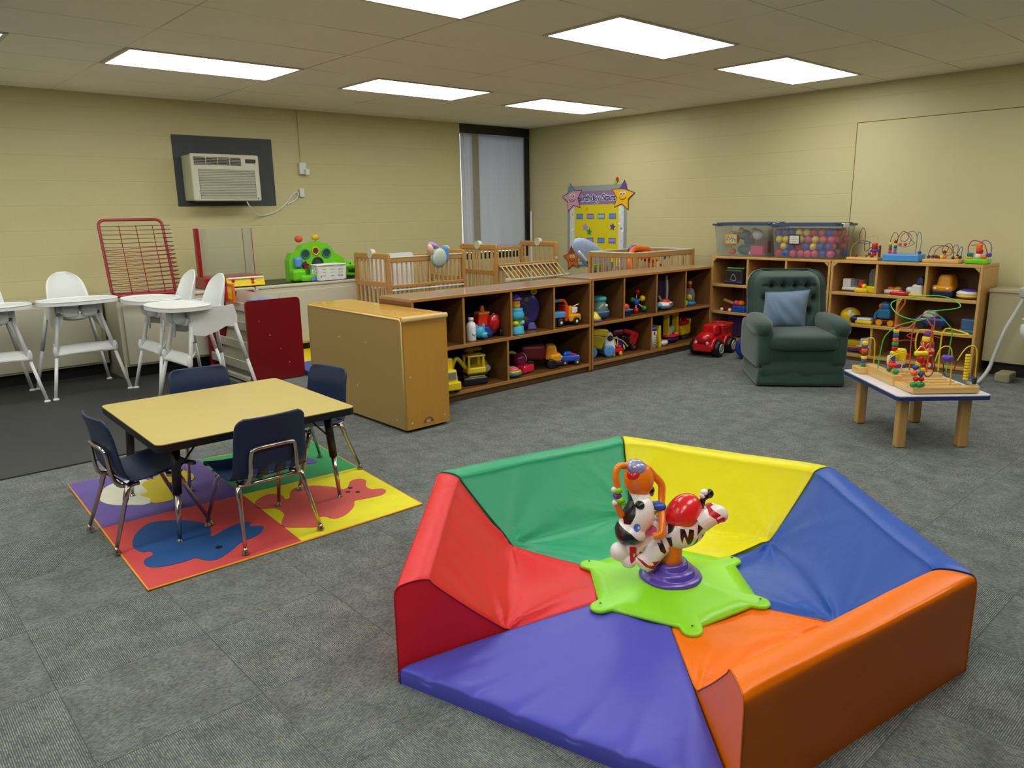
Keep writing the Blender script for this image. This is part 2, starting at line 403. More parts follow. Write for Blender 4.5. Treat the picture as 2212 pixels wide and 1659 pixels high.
mk('white_upright', B(white_pl).cyl((6.992, 7.33, .1), (6.992, 7.33, 1.32), .016), None, 'white vertical pipe in the corner beside the window', 'upright')  # thin white cylinder standing in the corner
setp(mk('dark_gap_strip', B(bronze).box((6.4, YB+.02, .80), (1.0, .03, .045))), kind='structure').name = 'trim_2'  # dark strip added in place of the dark gap between shade and sill

# ceiling lights
lampm = emitter('lamp_diffuser', LAMP_COLOR, LAMP_STRENGTH)
def make_light():
    t = thing('ceiling_light', 'x', 'ceiling light')
    f = B(plain('lamp_trim', (205, 200, 185), .5))
    for s in (-1, 1):
        f.box((0, s*.293, -.004), (1.205, .022, .008)); f.box((s*.589, 0, -.004), (.027, .565, .008))
    mk('frame', f, t); mk('diffuser', B(lampm).box((0, 0, -.0035), (1.152, .566, .005)), t)
    return t
LL = {(2.225, 5.646): 'long ceiling light above the air conditioner', (4.05, 5.646): 'ceiling light above the cribs, middle of the far row',
      (5.88, 5.646): 'ceiling light nearest the corner window, end of the far row', (4.05, 3.198): 'large bright ceiling light, right of the one cut by the top edge of the photo',
      (5.88, 3.198): 'ceiling light above the green armchair near the right wall', (2.225, 3.198): 'ceiling light cut off by the top edge of the photo',
      (.395, 5.646): 'ceiling light cut off by the left edge of the photo'}
L0 = make_light(); first = True
for x in (-3.255, -1.43, .395, 2.225, 4.05, 5.88):
    for y in (5.646, 3.198, .75):
        lab = LL.get((x, y), 'ceiling light outside the edges of the photo')
        if first: o = L0; o.location = (x, y, ZC); first = False; o['label'] = lab; o['group'] = 'fluorescent ceiling panels'
        else: copy_tree(L0, (x, y, ZC), 0, lab, 'fluorescent ceiling panels')

# ------------------------------------------------------------------ back wall fittings
acw = plain('aged_white_plastic', (205, 205, 182), .45, var=.04); slate = plain('slate_board', (58, 64, 68), .55, var=.12, scale=9)
t = thing('air_conditioner', 'white window air conditioner in a dark square on the back wall', 'air conditioner', (2.905, 7.14, 1.665))
mk('body', B(acw).box((0, .12, 0), (.62, .235, .405), .012).box((0, 0, 0), (.64, .05, .42), .018, seg=3), t)
g = B(acw)
for i in range(18): g.box((.005, -.026, .065-i*.0145), (.52, .006, .0075), rot=(25, 0, 0))
g.mat(plain('grille_shadow', (120, 120, 105), .7)).box((.005, -.0245, -.058), (.53, .002, .262))
mk('front_grille', g, t)
v = B(plain('vent_dark', (40, 36, 40), .5)).box((-.075, -.025, .145), (.435, .003, .07)); v.mat(acw)
for i in range(5): v.box((-.075, -.028, .118+i*.0135), (.435, .005, .0028))
for i in range(3): v.box((-.075-.11+.11*i, -.028, .145), (.004, .005, .07))
mk('air_vent', v, t)
c = B('black').box((.235, -.026, .152), (.10, .004, .036)); c.mat(acw).cyl((.285, -.026, .128), (.285, -.034, .128), .012)
mk('control_panel', c, t, 'black control panel')
mk('badge', B('dark').cyl((.285, -.024, -.185), (.285, -.028, -.185), .006), t)
cord = cr([(.18, .02, -.2), (.2, .01, -.25), (.3, .1, -.325), (.42, .21, -.345), (.55, .22, -.315), (.66, .225, -.25), (.73, .225, -.17), (.80, .22, -.12), (.82, .215, -.14), (.78, .22, -.2), (.70, .225, -.235)], 8)
mk('power_cord', B(white_pl).tube(cord, .006, 8).box((.86, .215, -.125), (.05, .03, .09), .01), t)
pbm = B(slate).box((3.005, YB-.004, 1.733), (.955, .014, .635)); setp(mk('mounting_board', pbm), 'dark grey board surrounding the air conditioner on the wall', 'wall board')
mk('electrical_conduit', B(plain('painted_conduit', (206, 192, 138), .45)).box((3.79, YB-.008, 2.095), (.018, .016, .515), .003), None, 'thin painted conduit running from ceiling to outlet', 'conduit')
t = thing('wall_outlet', 'white wall outlet at the foot of the painted conduit', 'outlet', (3.79, YB-.001, 1.78))
mk('outlet_plate', B(white_pl).box((0, -.02, 0), (.075, .04, .115), .006), t); mk('power_plug', B(white_pl).box((.03, -.06, -.035), (.045, .04, .06), .01), t)

# low white cabinets along the back
cabm = plain('off_white_enamel', (196, 192, 170), .4, var=.03); kick = plain('black_kick', (16, 16, 17), .6)
def lowcab(lab, x0, x1, yf, seams):
    t = thing('low_cabinet', lab, 'cabinet', ((x0+x1)/2, yf, 0)); W = x1-x0; D = YB-.01-yf
    mk('body', B(cabm).box((0, D/2+.004, .378), (W-.004, D-.008, .55), .004), t)
    mk('cabinet_top', B(cabm).box((0, D/2, .668), (W, D, .032), .012, seg=3), t)
    mk('toe_kick', B(kick).box((0, D/2+.03, .051), (W-.06, D-.09, .10)), t)
    n = seams; pw = (W-.06)/n
    for i in range(n):
        mk('door', B(cabm).box((-W/2+.03+pw*(i+.5), -.001, .37), (pw-.012, .012, .50), .004), t)
    if yf < 6.8:
        for s in (-1, 1): mk('side_panel', B(cabm).box((s*(W/2-.007), D/2, .33), (.02, D, .655), .003), t)
lowcab('long low off-white cabinet set back behind the left high chairs', -2.2, 1.70, 7.05, 4)
lowcab('low off-white cabinet under the red wire rack', 1.725, 2.90, 6.71, 1)
lowcab('low off-white cabinet under the green toy and white basket', 2.91, 4.09, 6.71, 1)
mk('shelf_liner', B('black').box((3.45, 7.02, .6865), (1.1, .55, .004)), None, 'black liner under the green toy on the white cabinet', 'liner')
# cabinet beside the right wall
t = thing('low_cabinet', 'beige low cabinet against the right wall behind the baby swing', 'cabinet', (6.65, .95, 0))
rc = plain('beige_laminate', (176, 168, 132), .5, var=.03)
mk('body', B(rc).box((.17, 0, .378), (.33, 1.79, .54), .004), t); mk('cabinet_top', B(rc).box((.17, 0, .66), (.35, 1.8, .025), .004), t)
mk('toe_kick', B(kick).box((.2, 0, .053), (.28, 1.7, .106)), t)
mk('floor_pad', B(plain('pale_block', (150, 142, 115), .8)).box((6.50, 1.63, .035), (.17, .10, .07), .01), None, 'small pale block on the floor beside the beige cabinet', 'block')

# black rubber mat
mk('rubber_mat', B(plain('black_rubber', (52, 54, 56), .55, var=.18, scale=5, bump=.25, bscale=350)).prism([(-2.8, 4.52), (2.33, 4.52), (2.33, 6.735), (1.70, 6.735), (1.70, 7.07), (-2.8, 7.07)], 0, .008), None, 'large dark rubber floor mat under the high chairs', 'floor mat')

# folding foam mat
t = thing('folding_mat', 'folding foam mat in blue and yellow behind the beige shelf', 'play mat', (3.25, 5.9, 0))
for i, (c, y) in enumerate((('pink', -.42), ('blue', 0), ('yellow', .54))):
    mk('mat_panel', B(c).box((0, y+.03, .02), (.75, (.38, .44, .60)[i], .04), .008), t)

# ------------------------------------------------------------------ red wire rack
redp = plain('red_enamel', (150, 20, 30), .3, var=.08, coat=.3)
t = thing('wire_rack', 'red wire book rack leaning on the wall atop the white cabinet', 'rack', (1.97, 6.78, .686))
def rk(x, z): return Vector((x, z*.26, z))
fr = [rk(x, z+.31) for x, z in rrect(.50, .61, .05, 5)]
mk('front_frame', B(redp).tube(fr, .012, 10, closed=True), t)
mk('base_frame', B(redp).tube([Vector((x, y-.055, .012)) for x, y in rrect(.53, .17, .03, 4)], .012, 10, closed=True), t)
wm = B(redp)
for i in range(16):
    z = .055+i*.034; d = .13
    for dz in (0, -.017 if i < 11 else 0):
        p = [rk(-.24, z+dz*1.4), rk(-.20, z)+Vector((0, -d, dz)), rk(.24, z)+Vector((.03, -d, 0)), rk(.25, z+dz*1.4)]
        wm.tube([p[0], p[1], p[2], p[3]], .0026, 6)
for x in (-.13, 0, .13): wm.tube([rk(x, .02)+Vector((0, -.12, 0)), rk(x, .57)+Vector((0, -.12, 0))], .003, 6)
mk('wire_pocket', wm, t)
# clear display box with red frame
t = thing('display_box', 'clear toy display box with red post and yellow front panel', 'display box', (2.74, 6.93, .686))
mk('base', B(redp).box((0, 0, .05), (.54, .34, .10), .008), t)
mk('front_panel', B('yellow').box((.09, -.185, .048), (.35, .03, .085), .004, rot=(-14, 0, 0)).mat('white').box((.09, -.192, .083), (.33, .03, .016), .003, rot=(-14, 0, 0)), t)
for x, z in ((-.03, .062), (.15, .066), (.15, .035)): mk('button', B('red').cyl((x, -.195, z), (x, -.206, z), .014), t)
mk('purple_swoosh', B('maroon').prism([(-.095, .0), (.02, .0), (-.03, .035), (-.095, .05)], .17, .205, rot=(90, 0, 0)), t)
mk('post', B(redp).box((-.235, .02, .31), (.035, .05, .44), .004), t)
b = B(clearm)
for s in (-1, 1): b.box((.02+s*.205, .01, .31), (.004, .2, .42)); b.box((.02, .01+s*.1, .31), (.41, .004, .42))
b.box((.02, .01, .521), (.415, .205, .004)); mk('clear_case', b, t)
for s in (-1, 1): mk('edge_strip', B(plain('thin_red_strip', (170, 60, 50), .4)).box((.227, .01+s*.1, .31), (.006, .006, .42)), t)
# green toy
lime = plain('lime_plastic', (110, 205, 30), .28, var=.04, coat=.3)
t = thing('activity_toy', 'bright green caterpillar-shaped activity toy on the white cabinet', 'toy', (3.66, 6.92, .69))
arch = [(-.33, 0), (-.33, .20), (-.30, .27), (-.22, .29), (-.18, .34), (-.02, .375), (.10, .34), (.16, .26), (.26, .20), (.30, .10), (.30, 0), (.15, 0), (.1, .06), (-.12, .06), (-.16, 0)]
mk('body', B(lime).prism(arch, -.05, .05, rot=(90, 0, 0)), t)
mk('ramp', B(lime).box((-.27, -.09, .06), (.14, .10, .12), .03, seg=3).box((-.16, -.13, .03), (.22, .09, .06), .02), t)
for x, z, r, c in ((-.155, .255, .042, 'teal'), (-.045, .28, .036, 'amber'), (.07, .255, .042, 'teal'), (-.03, .16, .055, 'dark'), (-.17, .15, .022, 'dark')):
    mk('ring_hole', B(c).torus((x, -.052, z), r, .009, rot=(90, 0, 0)).mat(plain('hole_dark', (40, 70, 40), .5)).cyl((x, -.05, z), (x, -.054, z), r), t)
mk('head', B(lime).ell((.33, -.03, .115), (.085, .09, .06)).ell((.34, -.05, .03), (.075, .085, .03)).ell((.28, -.02, .08), (.05, .06, .07)), t)
for s in (-1, 1): mk('eye', B('black').ell((.33+s*.028, -.105, .14), (.008, .008, .01)), t)
mk('mouth', B(plain('mouth_green', (25, 60, 25), .5)).ell((.345, -.075, .066), (.055, .055, .012)), t)
mk('blue_slide', B('sky').box((-.25, -.06, .18), (.08, .08, .10), .02), t)
mk('blue_sticker', B('sky').box((-.13, -.18, .02), (.10, .012, .03), .004), t)
mk('pink_spinner', B('maroon').prism(starp(.042, .022, 5), -.01, .01, (-.19, -.11, .15), (90, 0, 0)), t)
for x, z, c in ((-.19, .40, 'red'), (-.01, .41, 'yellow')): mk('popper_ball', B(plain(c+'_soft', (225, 75, 60) if c == 'red' else (225, 185, 30), .5)).ell((x, 0, z), (.04, .03, .032)), t)
# white basket
t = thing('plastic_basket', 'small white slotted plastic basket in front of the green toy', 'basket', (3.685, 6.77, .69))
b = B(white_pl)
W0, W1, D0, D1, Hb = .13, .158, .06, .075, .15
b.box((0, 0, .004), (2*W0, 2*D0, .008))
def bw(s, ax):
    n = 12
    # wall with slots: rows of strips
    for z0, z1 in ((0, .03), (.048, .062), (.078, .092), (.108, .15)):
        for (a, c) in ((-1, 1),):
            w0 = W0+(W1-W0)*z0/Hb; w1 = W0+(W1-W0)*z1/Hb; d0 = D0+(D1-D0)*z0/Hb; d1 = D0+(D1-D0)*z1/Hb
            if ax == 0: q = [(-w0, s*d0, z0), (w0, s*d0, z0), (w1, s*d1, z1), (-w1, s*d1, z1)]
            else: q = [(s*w0, -d0, z0), (s*w0, d0, z0), (s*w1, d1, z1), (s*w1, -d1, z1)]
            nrm = Vector((0, -s*.003, 0)) if ax == 0 else Vector((-s*.003, 0, 0))
            vs = [Vector(p) for p in q]; vs += [p+nrm for p in vs]
            b.add(vs, [(0, 1, 2, 3), (7, 6, 5, 4), (0, 1, 5, 4), (2, 3, 7, 6), (1, 2, 6, 5), (0, 3, 7, 4)])
    for x in ([-1, -.33, .33, 1] if ax == 0 else [-1, 0, 1]):
        if ax == 0: b.box((x*(W0+W1)/2*.97, s*(D0+D1)/2, Hb/2), (.035, .004, Hb-.01), rot=(-s*5.5, 0, 0))
        else: b.box((s*(W0+W1)/2, x*(D0+D1)/2*.95, Hb/2), (.004, .03, Hb-.01), rot=(0, s*10.5, 0))
for s in (-1, 1): bw(s, 0); bw(s, 1)
mk('basket_body', b, t); mk('rim', B(white_pl).tube([(x, y, Hb) for x, y in rrect(2*W1+.01, 2*D1+.01, .03, 4)], .006, 8, closed=True), t)

# ------------------------------------------------------------------ red-ended rack with books
redl = plain('red_laminate', (128, 8, 18), .35, var=.05); whl = plain('white_laminate', (198, 196, 180), .45, var=.03)
t = thing('book_display', 'white tiered book display with dark red end panels', 'book display', (2.62, 5.75, 0))
for y in (.011, .86):
    pr = [(x, z+.335) for x, z in rrect(.46, .66, .03, 4)]
    mk('end_panel', B(redl).prism(pr, -.011, .011, (0, y, 0), (90, 0, 0)).mat('silver'), t)
for k2, (x, z) in enumerate(((-.13, .50), (-.05, .38), (.03, .26), (.1, .14))):
    mk('screw', B('silver').cyl((x, -.001, z), (x, -.003, z), .004), t)
mk('base_board', B(whl).box((-.02, .435, .03), (.44, .826, .03)), t)
for i in range(4):
    z = .10+.145*i; x = -.19+.055*i
    b = B(whl).box((x+.02, .435, z), (.09, .826, .012)).box((x-.022, .435, z+.03), (.012, .826, .07), .003).box((x+.075, .435, z+.075), (.012, .826, .15), rot=(0, 14, 0))
    mk('tier', b, t)
mk('back_board', B(whl).box((.16, .435, .35), (.012, .826, .56)), t)
toy('picture_book', 'blue picture book lying on top of the book display', 'book', (2.62, 5.95, .625), 12, [('cover', [('b', 'sky', (0, 0, .012), (.16, .2, .024), .003)])])
toy('picture_book', 'orange and yellow picture book standing on the book display', 'book', (2.53, 6.35, .60), -8, [('cover', [('b', 'orange', (0, 0, .08), (.02, .18, .15), .003)]), ('cover_picture', [('b', 'yellow', (-.011, 0, .08), (.002, .12, .1))])])
toy('picture_book', 'red picture book at the far end of the book display', 'book', (2.54, 6.52, .60), -4, [('cover', [('b', 'red', (0, 0, .065), (.02, .10, .12), .003)])])

# ------------------------------------------------------------------ high chairs
def make_high_chair():
    t = thing('high_chair', 'x', 'high chair')
    wp = white_pl
    # seat bucket with shield back
    def shell(u, v):
        # v 0..1 from front edge of seat, along seat, up the back
        a = (u-.5)*2
        if v < .42:
            q = v/.42; y = -.13+.25*q; z = .565-.02*math.sin(q*PI); w = .135+.012*q
        else:
            q = (v-.42)/.58; e = min(q/.25, 1); y = .12+.045*q+.02*math.sin(e*PI/2); z = .565+.345*q; w = (.147-.022*q)
            if q > .55: w *= max(.25, max(0.0, 1-((q-.55)/.4503)**3.2)**.5)
        side = abs(a)**3
        q2 = max(0, (v-.42)/.58)
        return (a*w*(1+(.12*(1-q2) if v >= .42 else .10)), y-abs(a)**2.2*(.105*max(0, 1-q2)**.8+.012 if v >= .42 else .02), z+side*(.10 if v < .42 else .10*max(0, 1-q2*3)))
    b = B(wp).grid(shell, 16, 40)
    # skirt under the seat
    for s in (-1, 1):
        prof = [(-.15, .70), (.02, .70), (.12, .695), (.165, .70), (.185, .62), (.18, .545), (.10, .555), (.03, .525), (-.06, .50), (-.15, .52)]
        b.prism([(y, z) for y, z in prof], s*.150, s*.158, (0, 0, 0), (90, 0, 90))
    b.box((0, .18, .60), (.30, .012, .10), .004); b.box((0, -.145, .66), (.30, .012, .07), .004)
    b.box((0, .195, .655), (.10, .05, .02), .008)
    o = mk('seat', b, t); md = o.modifiers.new('s', 'SOLIDIFY'); md.thickness = .006
    bk = B(wp)
    for s in (-1, 1): bk.ell((s*.062, -.180, .642), (.056, .03, .056), (0, 0, 0), 20, 12, .6)
    mk('leg_opening', bk, t)
    top = [(.27*abs(math.cos(a))**.75*(1 if math.cos(a) >= 0 else -1), -.16+.185*abs(math.sin(a))**.8*(1 if math.sin(a) >= 0 else -1)) for a in [2*PI*i/48 for i in range(48)]]
    b = B(wp).prism(top, .692, .716); o = mk('tray', b, t); md = o.modifiers.new('b', 'BEVEL'); md.width = .006; md.segments = 2; md.limit_method = 'ANGLE'
    rim = [(x*.985, (y+.16)*.98-.16, .718) for x, y in top]; mk('tray_rim', B(wp).tube(rim, .006, 8, closed=True), t)
    for sx in (-1, 1):
        for sy in (-1, 1):
            p0 = Vector((sx*.145, .0+sy*.14+(.02 if sy > 0 else 0), .60)); p1 = Vector((sx*.26, sy*.26, .018))
            mid = p0.lerp(p1, .5)
            l = B(wp).tube([p0, mid], .0145, 10).tube([mid, p1], .0125, 10).lathe([(.012, .0), (.022, -.008), (.023, -.017), (.0, -.018)], p1, 12)
            if sy < 0: l.prism([(0, 0), (.05, .0), (.012, -.11), (0, -.13)], -.006, .006, p0+Vector((sx*.01, 0, -.0)), (90, 0, 0 if sx < 0 else 180))
            mk('leg', l, t)
    def fr(u, v):
        a = (u-.5)*2; x = a*.204
        return (x, -.214+v*.055-.012*(1-a*a), .325+v*(.052+.012*(1-a*a)+.035*abs(a)**9))
    b = B(wp).grid(fr, 24, 4); b.box((0, -.212, .323), (.41, .014, .016), .004)
    for s in (-1, 1): b.ell((s*.205, -.205, .345), (.018, .02, .045))
    o = mk('footrest', b, t); md = o.modifiers.new('s', 'SOLIDIFY'); md.thickness = .006
    return t
hc = make_high_chair(); hc['group'] = 'white high chairs'
hc.location = (.80, 6.53, .008); hc['label'] = 'white high chair cut off by the left edge of the photo'
copy_tree(hc, (1.37, 6.55, .008), 2, 'white high chair facing the room, in front of the cabinets')
copy_tree(hc, (1.945, 6.03, .008), -88, 'white high chair turned left, directly below the red wire rack')
copy_tree(hc, (1.93, 5.42, .008), -86, 'white high chair turned left, nearest the red-ended book display')

# ------------------------------------------------------------------ classroom table and chairs
navy = plain('navy_plastic', (22, 40, 72), .42, var=.08, scale=6, bump=.05)
lam = wood('yellow_laminate', (192, 172, 98), (204, 184, 108), .32, 0, 3, .1); blk = plain('black_edge', (18, 18, 20), .4)
t = thing('activity_table', 'low square table with pale yellow top and black edge', 'table', (1.28, 3.405, 0), -1.5)
tp = rrect(.86, .87, .03, 4)
mk('tabletop', B(lam).prism(tp, .451, .4555), t); mk('edge_band', B(blk).prism([(x*1.003, y*1.003) for x, y in tp], .422, .452), t)
for sx in (-1, 1):
    for sy in (-1, 1):
        a = Vector((sx*.335, sy*.335, .425)); c = Vector((sx*.365, sy*.35, .02)); mid = a.lerp(c, .52)
        l = mk('leg', B(chrome).tube([mid, c], lambda q: .0125-.004*q, 12).lathe([(.006, .01), (.009, .0), (.017, -.013), (.017, -.018), (0, -.02)], c, 14), t)
        mk('leg_sleeve', B(blk).tube([a, mid], .0185, 12).box(a+Vector((0, 0, -.002)), (.07, .07, .008)), l)
        mk('brace', B(blk).tube([a.lerp(c, .3), a+Vector((-sx*.10, 0, 0))], .004, 6), l)
def make_school_chair():
    t = thing('classroom_chair', 'x', 'chair')
    prof = cr([(.155, .262), (.15, .285), (.10, .287), (0, .272), (-.09, .268), (-.135, .30), (-.152, .37), (-.165, .46), (-.185, .535)], 6)
    n = len(prof)-1
    def f(u, v):
        i = min(int(v*n), n-1); q = v*n-i; p = prof[i].lerp(prof[i+1], q); y, z = p[0], p[1]
        a = (u-.5)*2
        # half width along profile
        w = .165 if v < .5 else .165-.02*((v-.5)/.5)
        if v > .93: w -= .03*((v-.93)/.07)**2
        if v < .06: w -= .02*((.06-v)/.06)**2
        cv = abs(a)**2.2
        if v < .55: return (a*w, y, z+cv*.016*(1-v*.6))
        return (a*w, y+cv*.02, z)
    bb = B(navy); NU, NV = 22, 48
    vs = [f(i/NU, j/NV) for j in range(NV+1) for i in range(NU+1)]; fs = []
    for j in range(NV):
        for i in range(NU):
            if 27 <= j <= 31 and i in (5, 6, 10, 11, 15, 16): continue
            fs.append((j*(NU+1)+i, j*(NU+1)+i+1, (j+1)*(NU+1)+i+1, (j+1)*(NU+1)+i))
    bb.add(vs, fs, True)
    o = mk('seat_shell', bb, t); md = o.modifiers.new('s', 'SOLIDIFY'); md.thickness = .007; md.offset = 0
    for s in (-1, 1):
        for y in (.10, -.02): mk('rivet', B(chrome).ell((s*.150, y, .268), (.006, .006, .005)), o)
    for sx in (-1, 1):
        for sy in (-1, 1):
            c = Vector((sx*.165, sy*.19, .018)); k0 = Vector((sx*.135, sy*.10-.01, .245)); k1 = Vector((sx*.10, sy*.07-.01, .252))
            pts = [k1]+cr([k1, k0, k0.lerp(c, .22)], 5)[1:]+[c]
            l = B(chrome).tube(pts, lambda q: .0115 if q < .8 else .0115-.004*(q-.8)/.2, 12)
            l.lathe([(.006, .008), (.008, .0), (.0155, -.013), (.0155, -.017), (0, -.018)], c, 14)
            mk('leg', l, t)
    pts = cr([(-.12, -.06, .25), (-.115, -.13, .255), (-.10, -.152, .30), (-.095, -.160, .375), (-.08, -.167, .405), (0, -.173, .410), (.08, -.167, .405), (.095, -.160, .375), (.10, -.152, .30), (.115, -.13, .255), (.12, -.06, .25)], 6)
    mk('back_brace', B(chrome).tube(pts, .0085, 10).tube([(-.135, -.11, .25), (.135, -.11, .25)], .008, 8).tube([(-.12, .07, .25), (.12, .07, .25)], .008, 8), t)
    return t
ch = make_school_chair(); ch['group'] = 'navy classroom chairs'
ch.location = (1.215, 2.95, .012); ch.rotation_euler.z = R(1); ch['label'] = 'navy child chair nearest the camera, its back toward us'
copy_tree(ch, (.865, 3.30, .012), -87, 'navy child chair at the left end of the yellow table')
copy_tree(ch, (1.70, 3.46, .012), 100, 'navy child chair at the right end of the yellow table, by the beige shelf')
copy_tree(ch, (1.34, 3.80, .012), 172, 'navy child chair on the far side of the yellow table, below the high chairs')

# quilted play mat: coloured quarters with animal shapes
PM = [Vector((.74, 4.19, 0)), Vector((.68, 2.73, 0)), Vector((1.87, 2.71, 0)), Vector((1.98, 4.02, 0))]
def pm(u, v, z=0):   # u: left->right, v: near->far
    a = PM[1].lerp(PM[2], u); c = PM[0].lerp(PM[3], u); q = a.lerp(c, v); q.z = z; return q
def cloth(name, rgb): return plain(name, rgb, .75, var=.08, scale=12, bump=.2, bscale=500)
t = thing('play_mat', 'square play mat with four coloured quarters and animal shapes under the yellow table', 'play mat')
def quad(nm, col, u0, u1, v0, v1):
    def f(a, b_):
        u = u0+(u1-u0)*a; v = v0+(v1-v0)*b_; ed = min(a, 1-a, b_, 1-b_)
        q = pm(u, v); q.z = .0075+.003*min(1, ed*14)+.0015*noise.noise(Vector((u*7, v*7, 1)))
        return q
    mk(nm, B(col).grid(f, 24, 24), t)
quad('purple_quarter', cloth('mat_purple', (98, 78, 150)), 0, .5, .5, 1); quad('green_quarter', cloth('mat_green', (40, 150, 85)), .5, 1, .5, 1)
quad('red_quarter', cloth('mat_red', (205, 70, 68)), 0, .5, 0, .5); quad('yellow_quarter', cloth('mat_yellow', (225, 215, 20)), .5, 1, 0, .5)
edge = [pm(u, v, .004) for u, v in ((0, 0), (.25, 0), (.5, 0), (.75, 0), (1, 0), (1, .25), (1, .5), (1, .75), (1, 1), (.75, 1), (.5, 1), (.25, 1), (0, 1), (0, .75), (0, .5), (0, .25))]
mk('yellow_binding', B('amber').tube(edge, .0045, 8, closed=True), t)
def patch(nm, col, pts, z=.0122, sm=True, parent=None):
    P = cr([(u, v, 0) for u, v in pts], 3, True) if sm else [Vector((u, v, 0)) for u, v in pts]
    P = [pm(q.x, q.y) for q in P]
    return mk(nm, B(col).prism([(q.x, q.y) for q in P], .009, z), parent or t)
b3 = cloth('mat_blue', (24, 78, 140)); wcl = cloth('mat_white', (212, 212, 190)); ycl = cloth('mat_chick', (205, 185, 15)); rcl = cloth('mat_bear', (205, 85, 80)); pcl = cloth('mat_purple2', (95, 75, 150))
patch('elephant_shape', b3, [(0.05,0.319), (0.083,0.385), (0.141,0.438), (0.202,0.419), (0.247,0.385), (0.289,0.328), (0.29,0.263), (0.272,0.214), (0.292,0.215), (0.342,0.24), (0.393,0.251), (0.423,0.236), (0.407,0.207), (0.443,0.179), (0.405,0.128), (0.333,0.108), (0.285,0.073), (0.23,0.046), (0.198,0.058), (0.175,0.095), (0.144,0.092), (0.094,0.097), (0.051,0.114), (0.036,0.146), (0.046,0.178), (0.077,0.195), (0.075,0.223), (0.057,0.23), (0.043,0.268)])
mk('eye', B('black').prism([(pm(.262, .118).x+.014*math.cos(a), pm(.262, .118).y+.014*math.sin(a)) for a in [i*PI/6 for i in range(12)]], .0122, .0132), t)
patch('egg_shape', wcl, [(0.06,0.766), (0.097,0.861), (0.161,0.902), (0.255,0.868), (0.256,0.747), (0.193,0.612), (0.132,0.638), (0.085,0.672), (0.06,0.718)])
patch('chick_shape', ycl, [(0.222,0.815), (0.257,0.855), (0.326,0.898), (0.369,0.915), (0.402,0.896), (0.42,0.818), (0.396,0.755), (0.346,0.758), (0.308,0.774), (0.28,0.617), (0.258,0.594), (0.212,0.599), (0.198,0.628), (0.21,0.658), (0.188,0.714), (0.222,0.73)], .0134)
patch('bear_shape', rcl, [(0.497,0.367), (0.521,0.408), (0.578,0.435), (0.614,0.397), (0.607,0.352), (0.628,0.356), (0.655,0.407), (0.691,0.433), (0.752,0.414), (0.807,0.354), (0.825,0.307), (0.855,0.316), (0.893,0.366), (0.933,0.369), (0.947,0.334), (0.916,0.279), (0.917,0.235), (0.951,0.218), (0.953,0.184), (0.917,0.16), (0.87,0.167), (0.837,0.173), (0.807,0.176), (0.778,0.131), (0.718,0.086), (0.668,0.081), (0.65,0.121), (0.617,0.121), (0.617,0.078), (0.601,0.054), (0.557,0.078), (0.5,0.132), (0.512,0.177), (0.546,0.229), (0.542,0.296), (0.499,0.328)])
for u, v in ((.857, .299), (.859, .244), (.829, .268)): mk('eye', B('black').prism([(pm(u, v).x+.012*math.cos(a), pm(u, v).y+.012*math.sin(a)) for a in [i*PI/6 for i in range(12)]], .0122, .0134), t)
patch('hippo_shape', pcl, [(0.657,0.885), (0.718,0.952), (0.817,0.921), (0.871,0.799), (0.894,0.673), (0.854,0.66), (0.778,0.687), (0.672,0.742)])

# ------------------------------------------------------------------ shelves
brA = wood('brown_laminate', (92, 60, 28), (122, 82, 42), .35, 0, 5, .2); brT = wood('brown_top', (146, 112, 78), (162, 126, 90), .3, 0, 6, .3)
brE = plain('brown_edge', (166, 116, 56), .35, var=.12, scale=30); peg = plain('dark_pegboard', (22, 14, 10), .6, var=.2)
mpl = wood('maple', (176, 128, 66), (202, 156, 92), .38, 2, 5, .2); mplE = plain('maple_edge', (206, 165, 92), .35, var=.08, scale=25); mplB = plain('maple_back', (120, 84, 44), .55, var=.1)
def cubby(lab, loc, rz, W, D, H, levels, rows, mats, th=.022, base=.045, corner=False):
    """levels: shelf surface heights; rows: divider x positions above each level"""
    mA, mT, mE, mBk = mats
    t = thing('cubby_shelf', lab, 'shelf', loc, rz)
    mk('top', B(mT).box((W/2, D/2, H-th/2), (W, D, th), .003).mat(mE).box((W/2, -.002, H-th/2), (W-.004, .006, th-.002), .002), t)
    for x in (th/2, W-th/2): mk('side_panel', B(mA).box((x, D/2, (H-th)/2), (th, D, H-th), .002).mat(mE).box((x, -.002, (H-th)/2+.01), (th-.003, .006, H-th-.02), .002), t)
    for i, z in enumerate(levels):
        mk('shelf_board', B(mA).box((W/2, D/2, z-th/2), (W-2*th, D-.01, th)).mat(mE).box((W/2, -.001, z-th/2), (W-2*th, .01, th+.004), .003), t)
        zt = (levels[i+1] if i+1 < len(levels) else H)-th
        for x in rows[i]: mk('divider', B(mA).box((x, D/2+.004, (z+zt)/2), (th*.8, D-.02, zt-z)).mat(mE).box((x, .003, (z+zt)/2), (th*.8, .004, zt-z)), t)
        if corner:
            for s, x in ((1, th), (-1, W-th)):
                if zt > H-.05: mk('corner_block', B(mE).prism([(0, 0), (s*.035, 0), (0, -.035)], -.004, .008, (x, 0, zt), (90, 0, 0)), t)
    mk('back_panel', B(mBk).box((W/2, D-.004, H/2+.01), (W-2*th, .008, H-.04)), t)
    mk('plinth', B(mA).box((W/2, D/2+.01, (levels[0]-th)/2), (W-2*th, D-.03, levels[0]-th-.002)), t)
    return t
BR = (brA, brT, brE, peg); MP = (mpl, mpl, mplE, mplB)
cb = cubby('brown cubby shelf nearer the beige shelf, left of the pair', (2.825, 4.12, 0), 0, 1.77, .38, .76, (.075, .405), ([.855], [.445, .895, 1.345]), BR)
pg = B('white')
